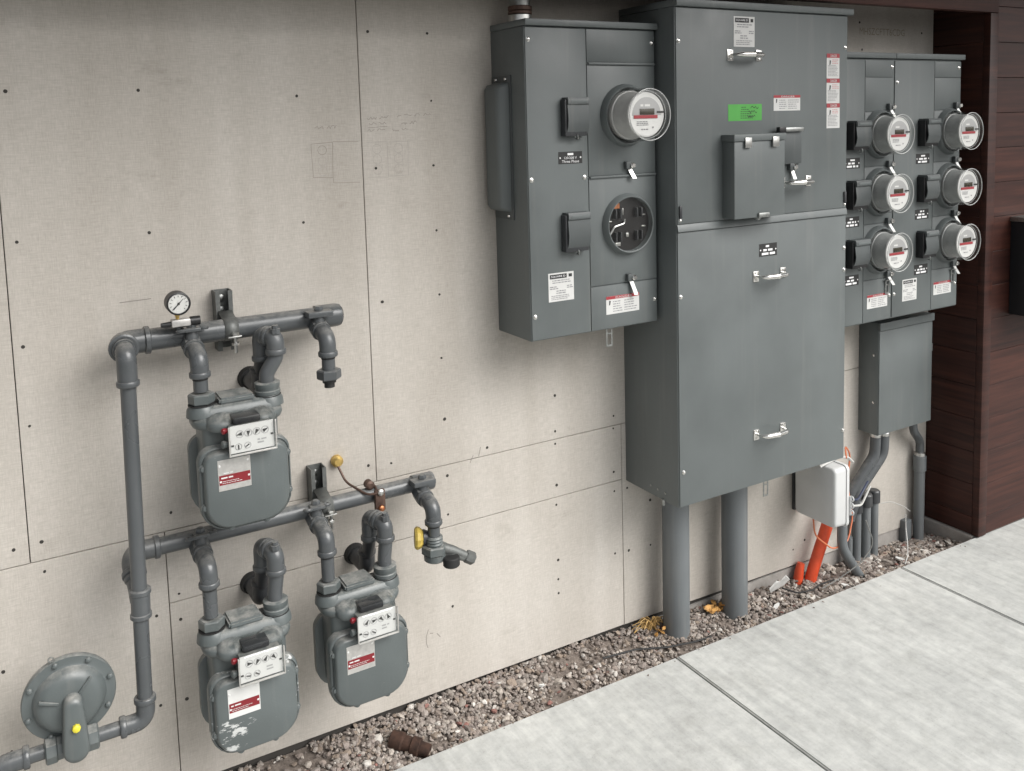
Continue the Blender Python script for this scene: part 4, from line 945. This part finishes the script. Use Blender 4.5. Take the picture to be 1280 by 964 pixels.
# ------------------------------------------------------------------ gas meters
def outline(w2, top, bot, rt_, rb, n=6):
    """meter case outline in x,z: small top corners, big chamfered bottom corners"""
    P = []
    for (sx, cz, r, a0) in ((1, top - rt_, rt_, 0), (-1, top - rt_, rt_, .5), (-1, bot + rb, rb, 1), (1, bot + rb, rb, 1.5)):
        for k in range(n + 1):
            a = PI * (a0 + .5 * k / n); P.append((sx * (w2 - r) + r * math.cos(a), cz + r * math.sin(a)))
    return P
def gas_meter(cx, zt, label, scuffed=False):
    cyy = -.19
    t = thing('gas_meter', label, 'gas meter', (cx, cyy, zt - .29), 'grey gas meters')
    gm = 'gas'
    def L(s, y, dz=-.19):
        return [(cx + x * s, cyy + y, zt + dz + (z - dz) * s) for x, z in OUT]
    OUT = outline(.103, -.092, -.289, .034, .062)
    # centre casting
    mb = MB(); mb.loft([rrect(cx, cyy, .080, .048, .02, 5, 'xy', zt - .262), rrect(cx, cyy, .084, .05, .02, 5, 'xy', zt - .25), rrect(cx, cyy, .086, .05, .02, 5, 'xy', zt - .055)]); mb.build('body', gm, t, 50)
    # front and back diaphragm cases
    mb = MB(); mb.loft([L(.93, -.040), L(1.0, -.044), L(1.0, -.060), L(.985, -.067), L(.955, -.0690), L(.945, -.0665), L(.930, -.0668), L(.912, -.078), L(.885, -.0838), L(.85, -.0858)]); fc = mb.build('front_case', 'gas_scuffed' if scuffed else gm, t, 50)
    mb = MB(); mb.loft([L(.93, .040), L(1.0, .044), L(1.0, .060), L(.97, .068), L(.93, .077), L(.85, .083)]); mb.build('back_case', gm, t, 50)
    for (bx_, bz_) in ((-.094, -.135), (-.094, -.225), (-.040, -.281), (.040, -.281), (.094, -.225), (.094, -.135)):
        MB().lathe((cx + bx_, cyy - .060, zt + bz_), (0, -1, 0), [(0, .0095), (.011, .009), (.0115, .0065), (.017, .006), (.018, .004)], 10).build('case_bolt', gm, fc)
    # top casting with the two necks
    mb = MB(); mb.loft([rrect(cx, cyy, w_, h_, min(h_ * .95, .045), 7, 'xy', zt + z_) for w_, h_, z_ in ((.088, .050, -.062), (.100, .055, -.056), (.103, .056, -.048), (.102, .055, -.040), (.096, .049, -.034))])
    mb.build('top_flange', gm, t, 50)
    mb = MB(); mb.loft([rrect(cx, cyy + .004, w_, h_, min(h_ * .9, .03), 6, 'xy', zt + z_) for w_, h_, z_ in ((.098, .041, -.0338), (.1, .039, -.026), (.096, .034, -.016), (.088, .028, -.011))]); mb.build('top_casting', gm, t, 50)
    for s in (-1, 1):
        mb = MB().lathe((cx + s * .045, cyy - .044, zt - .052), (0, -.25, 1), [(0, .032), (.008, .034), (.018, .030), (.024, .018), (.026, .006)], 20); mb.build('bulge', gm, t, 60)
    mb = MB(); mb.loft([[(cx - .042, cyy - .028, zt - .0108), (cx + .040, cyy - .028, zt - .0108), (cx + .034, cyy + .036, zt - .0108), (cx - .044, cyy + .036, zt - .0108)], [(cx - .040, cyy - .026, zt + .003), (cx + .038, cyy - .026, zt + .003), (cx + .032, cyy + .034, zt + .007), (cx - .042, cyy + .034, zt + .007)]])
    bmesh.ops.bevel(mb.bm, geom=list(mb.bm.edges), offset=.004, segments=2, affect='EDGES'); mb.build('top_lid', gm, t)
    for s in (-1, 1):
        mb = MB(); hexnut(mb, (cx + s * .075, cyy, zt - .006), (0, 0, 1), .0295, .024) if s < 0 else mb.lathe((cx + s * .075, cyy, zt - .010), (0, 0, 1), [(0, .0275), (.003, .030), (.010, .030), (.012, .028), (.016, .028), (.018, .0295), (.028, .0295), (.030, .026)], 26)
        mb.lathe((cx + s * .075, cyy, zt - .034), (0, 0, 1), [(0, .036), (.016, .034), (.026, .027)], 24); mb.build('swivel_nut', gm, t)
        mb = MB(); collar(mb, (cx + s * .075, cyy, zt - .0075 if s < 0 else zt - .0115), (0, 0, 1), .0305, .0025); mb.build('gasket', 'rubber', t)
    # index
    ix0, ix1, iz0, iz1, iy = cx - .042, cx + .060, zt - .104, zt - .040, cyy - .112
    ib = MB().box(ix0 + .004, ix1 - .004, iy + .012, cyy - .045, iz0 + .004, iz1 - .004, .003).build('index', gm, t)
    MB().box(ix0 + .003, ix1 - .003, iy + .0065, iy + .0085, iz0 + .002, iz1 + .000).build('dial_plate', 'white', ib, 0)
    mb = MB(); mh = MB(); yy = iy + .006
    for k in range(4):
        dx, dz = ix0 + .024 + k * .0185, iz1 - .020; mb.torus((dx, yy, dz), (0, 1, 0), .0080, .0006, 20, 4)
        a = random.uniform(0, 6.28); p = Vector((math.cos(a), 0, math.sin(a))); q = Vector((-p.z, 0, p.x)); o_ = Vector((dx, yy - .0006, dz))
        mh.bm.faces.new([mh.bm.verts.new(v) for v in (o_ - p * .0045 + q * .0042, o_ - p * .0045 - q * .0042, o_ + p * .0085)])
    for k in range(2):
        dx, dz = ix0 + .020 + k * .020, iz0 + .016; mb.torus((dx, yy, dz), (0, 1, 0), .0070, .0006, 18, 4)
        a = random.uniform(0, 6.28); mh.tube([(dx - .004 * math.cos(a), yy - .0006, dz - .004 * math.sin(a)), (dx + .006 * math.cos(a), yy - .0006, dz + .006 * math.sin(a))], .0014, 4)
    lines_into(mb, ix0 + .062, ix1 - .018, iz0 + .014, iz0 + .028, yy, 2, .5); mh.box(ix0 + .004, ix0 + .010, yy - .0004, yy + .0003, iz0 + .018, iz0 + .022); mh.box(ix1 - .010, ix1 - .004, yy - .0004, yy + .0003, iz0 + .030, iz0 + .034)
    mb.build('dial_print', 'faceshade', ib, 0); mh.build('dial_hands', 'ink', ib, 0)
    pr = [(iy, iz0), (iy, iz1), (iy + .004, iz1 + .004), (iy + .022, iz1 + .018), (iy + .045, iz1 + .022), (cyy - .042, iz1 + .016), (cyy - .042, iz0)]
    mb = MB(); mb.loft([[(xx, a, b if i not in (2, 3, 4, 5) or not inset else b - .006) for i, (a, b) in enumerate(pr)] for xx, inset in ((ix0, True), (ix0 + .012, False), (ix1 - .012, False), (ix1, True))]); mb.build('index_cover', 'plastic_clear', ib, 30)
    mb = MB()
    for (a, b, cc, dd) in ((ix0, ix1, iz0 - .003, iz0 + .001),): mb.box(a, b, iy - .001, iy + .004, cc, dd, .001)
    for xx in (ix0 - .002, ix1 - .001): mb.box(xx, xx + .003, iy - .001, iy + .004, iz0 - .003, iz1 + .001, .001)
    mb.build('index_bezel', 'silver', ib)
    hb = MB().box(ix0 + .016, ix1 - .026, iy + .024, cyy - .046, iz1 - .003, iz1 + .012, .003).build('index_drive', 'pipe_dark', ib)
    MB().lathe((ix0 - .004, iy + .022, iz1 - .012), (-1, -.2, 0), [(-.004, .005), (.001, .0068), (.006, .0068), (.008, .004)], 12).build('seal', 'redplug', ib)
    MB().lathe((ix0 - .004, iy + .022, iz0 + .022), (-1, -.2, 0), [(-.004, .006), (.002, .0085), (.008, .0085), (.010, .005)], 12).build('seal_boss', gm, ib)
    # badge
    bx0, bx1, bz0, bz1, by = cx - .066, cx + .006, zt - .189, zt - .118, cyy - .0858
    b = MB().box(bx0, bx1, by - .0010, by + .0002, bz0, bz1, .0004, 1).build('badge', 'silver' if not scuffed else 'label', fc)
    MB().box(bx0 + .002, bx1 - .002, by - .0016, by - .0008, bz0 + .014, bz0 + .036).build('red_band', 'redtag', b, 0)
    mb = MB(); lines_into(mb, bx0 + .012, bx0 + .04, bz0 + .038, bz0 + .043, by - .0016, 1, .6); lines_into(mb, bx0 + .006, bx0 + .034, bz0 + .026, bz0 + .034, by - .002, 1, .4, .1); lines_into(mb, bx0 + .008, bx1 - .012, bz0 + .016, bz0 + .024, by - .002, 2, .3); mb.build('printing', 'label', b, 0)
    mb = MB(); 
    for px_, pz_ in ((.004, .058), (.066, .062), (.005, .022), (.067, .026)): mb.lathe((bx0 + px_, by - .0008, bz0 + pz_), (0, -1, 0), [(0, .003), (.0014, .0022)], 8)
    mb.build('rivets', 'white', b)
    return t
gas_meter(METERS[0][0], METERS[0][1], 'grey gas meter hanging from the upper gas header')
gas_meter(METERS[1][0], METERS[1][1], 'grey gas meter with white paint scrapes on its front case', True)
gas_meter(METERS[2][0], METERS[2][1], 'clean grey gas meter under the bonding clamp of the lower header')

# ------------------------------------------------------------------ gas regulator
rg = thing('gas_regulator', 'round grey gas regulator with yellow plug at the riser foot', 'regulator', (.072, RY, .36))
DX, DZ = .074, .462
MB().lathe((DX, RY + .062, DZ), (0, -1, 0), [(0, .045), (.012, .062), (.030, .074), (.040, .088), (.042, .0935), (.049, .0945)], 48).build('back_case', 'gas', rg)
dc = MB().lathe((DX, RY + .0128, DZ), (0, -1, 0), [(0, .0945), (.006, .0943), (.0085, .0925), (.0090, .078), (.011, .074), (.020, .070), (.030, .062), (.035, .050), (.0365, .03), (.037, .004)], 48).build('diaphragm_case', 'gas', rg)
for k in range(8):
    a = 2 * PI * (k + .35) / 8; MB().lathe((DX + .0855 * math.cos(a), RY + .0045, DZ + .0855 * math.sin(a)), (0, -1, 0), [(0, .0062), (.005, .0058), (.007, .003)], 8).build('case_bolt', 'gas', dc)
for a in (.85, 2.75): MB().box(-.020, .020, -.004, .004, -.003, .003, .0015).build('rib', 'gas', dc).location = (0, 0, 0)
for o_, a in zip([c for c in dc.children if c.name.startswith('rib')], (.85, 2.75)):
    o_.location = Vector((DX + .045 * math.cos(a), RY - .0235, DZ + .045 * math.sin(a))) - wloc(dc); o_.rotation_euler = (0, -a, 0)
mb = MB(); LO = []
for yy, s in ((-.012, 1.0), (-.040, 1.0), (-.049, .94), (-.053, .80)):
    p = [(DX + .004 + .020 * s * math.cos(a), RY + yy, .468 + .020 * s * math.sin(a) - (1 - s) * .05) for a in [PI * k / 10 for k in range(11)]]
    p += [(DX + .004 + .027 * s * math.cos(a), RY + yy, .368 + .030 * s * math.sin(a) + (1 - s) * .05) for a in [PI * (1 + k / 10) for k in range(11)]]
    LO.append(p)
mb.loft(LO); mb.build('housing', 'gas', rg, 50)
MB().lathe((DX + .006, RY - .051, .424), (0, -1, .1), [(0, .0085), (.006, .009), (.010, .008), (.012, .005)], 8).build('plug', 'yellowplug', rg)
mb = MB().lathe((.018, RY, .360), (1, 0, 0), [(0, .024), (.003, .0285), (.022, .0285), (.025, .025), (.078, .025), (.081, .0285), (.104, .0285), (.107, .024)], 8); mb.build('valve_body', 'gas', rg, 30)
MB().torus((DX - .03, RY + .005, DZ + .098), (0, 1, 0), .005, .0016, 12, 6).build('seal_loop', 'galv', rg)
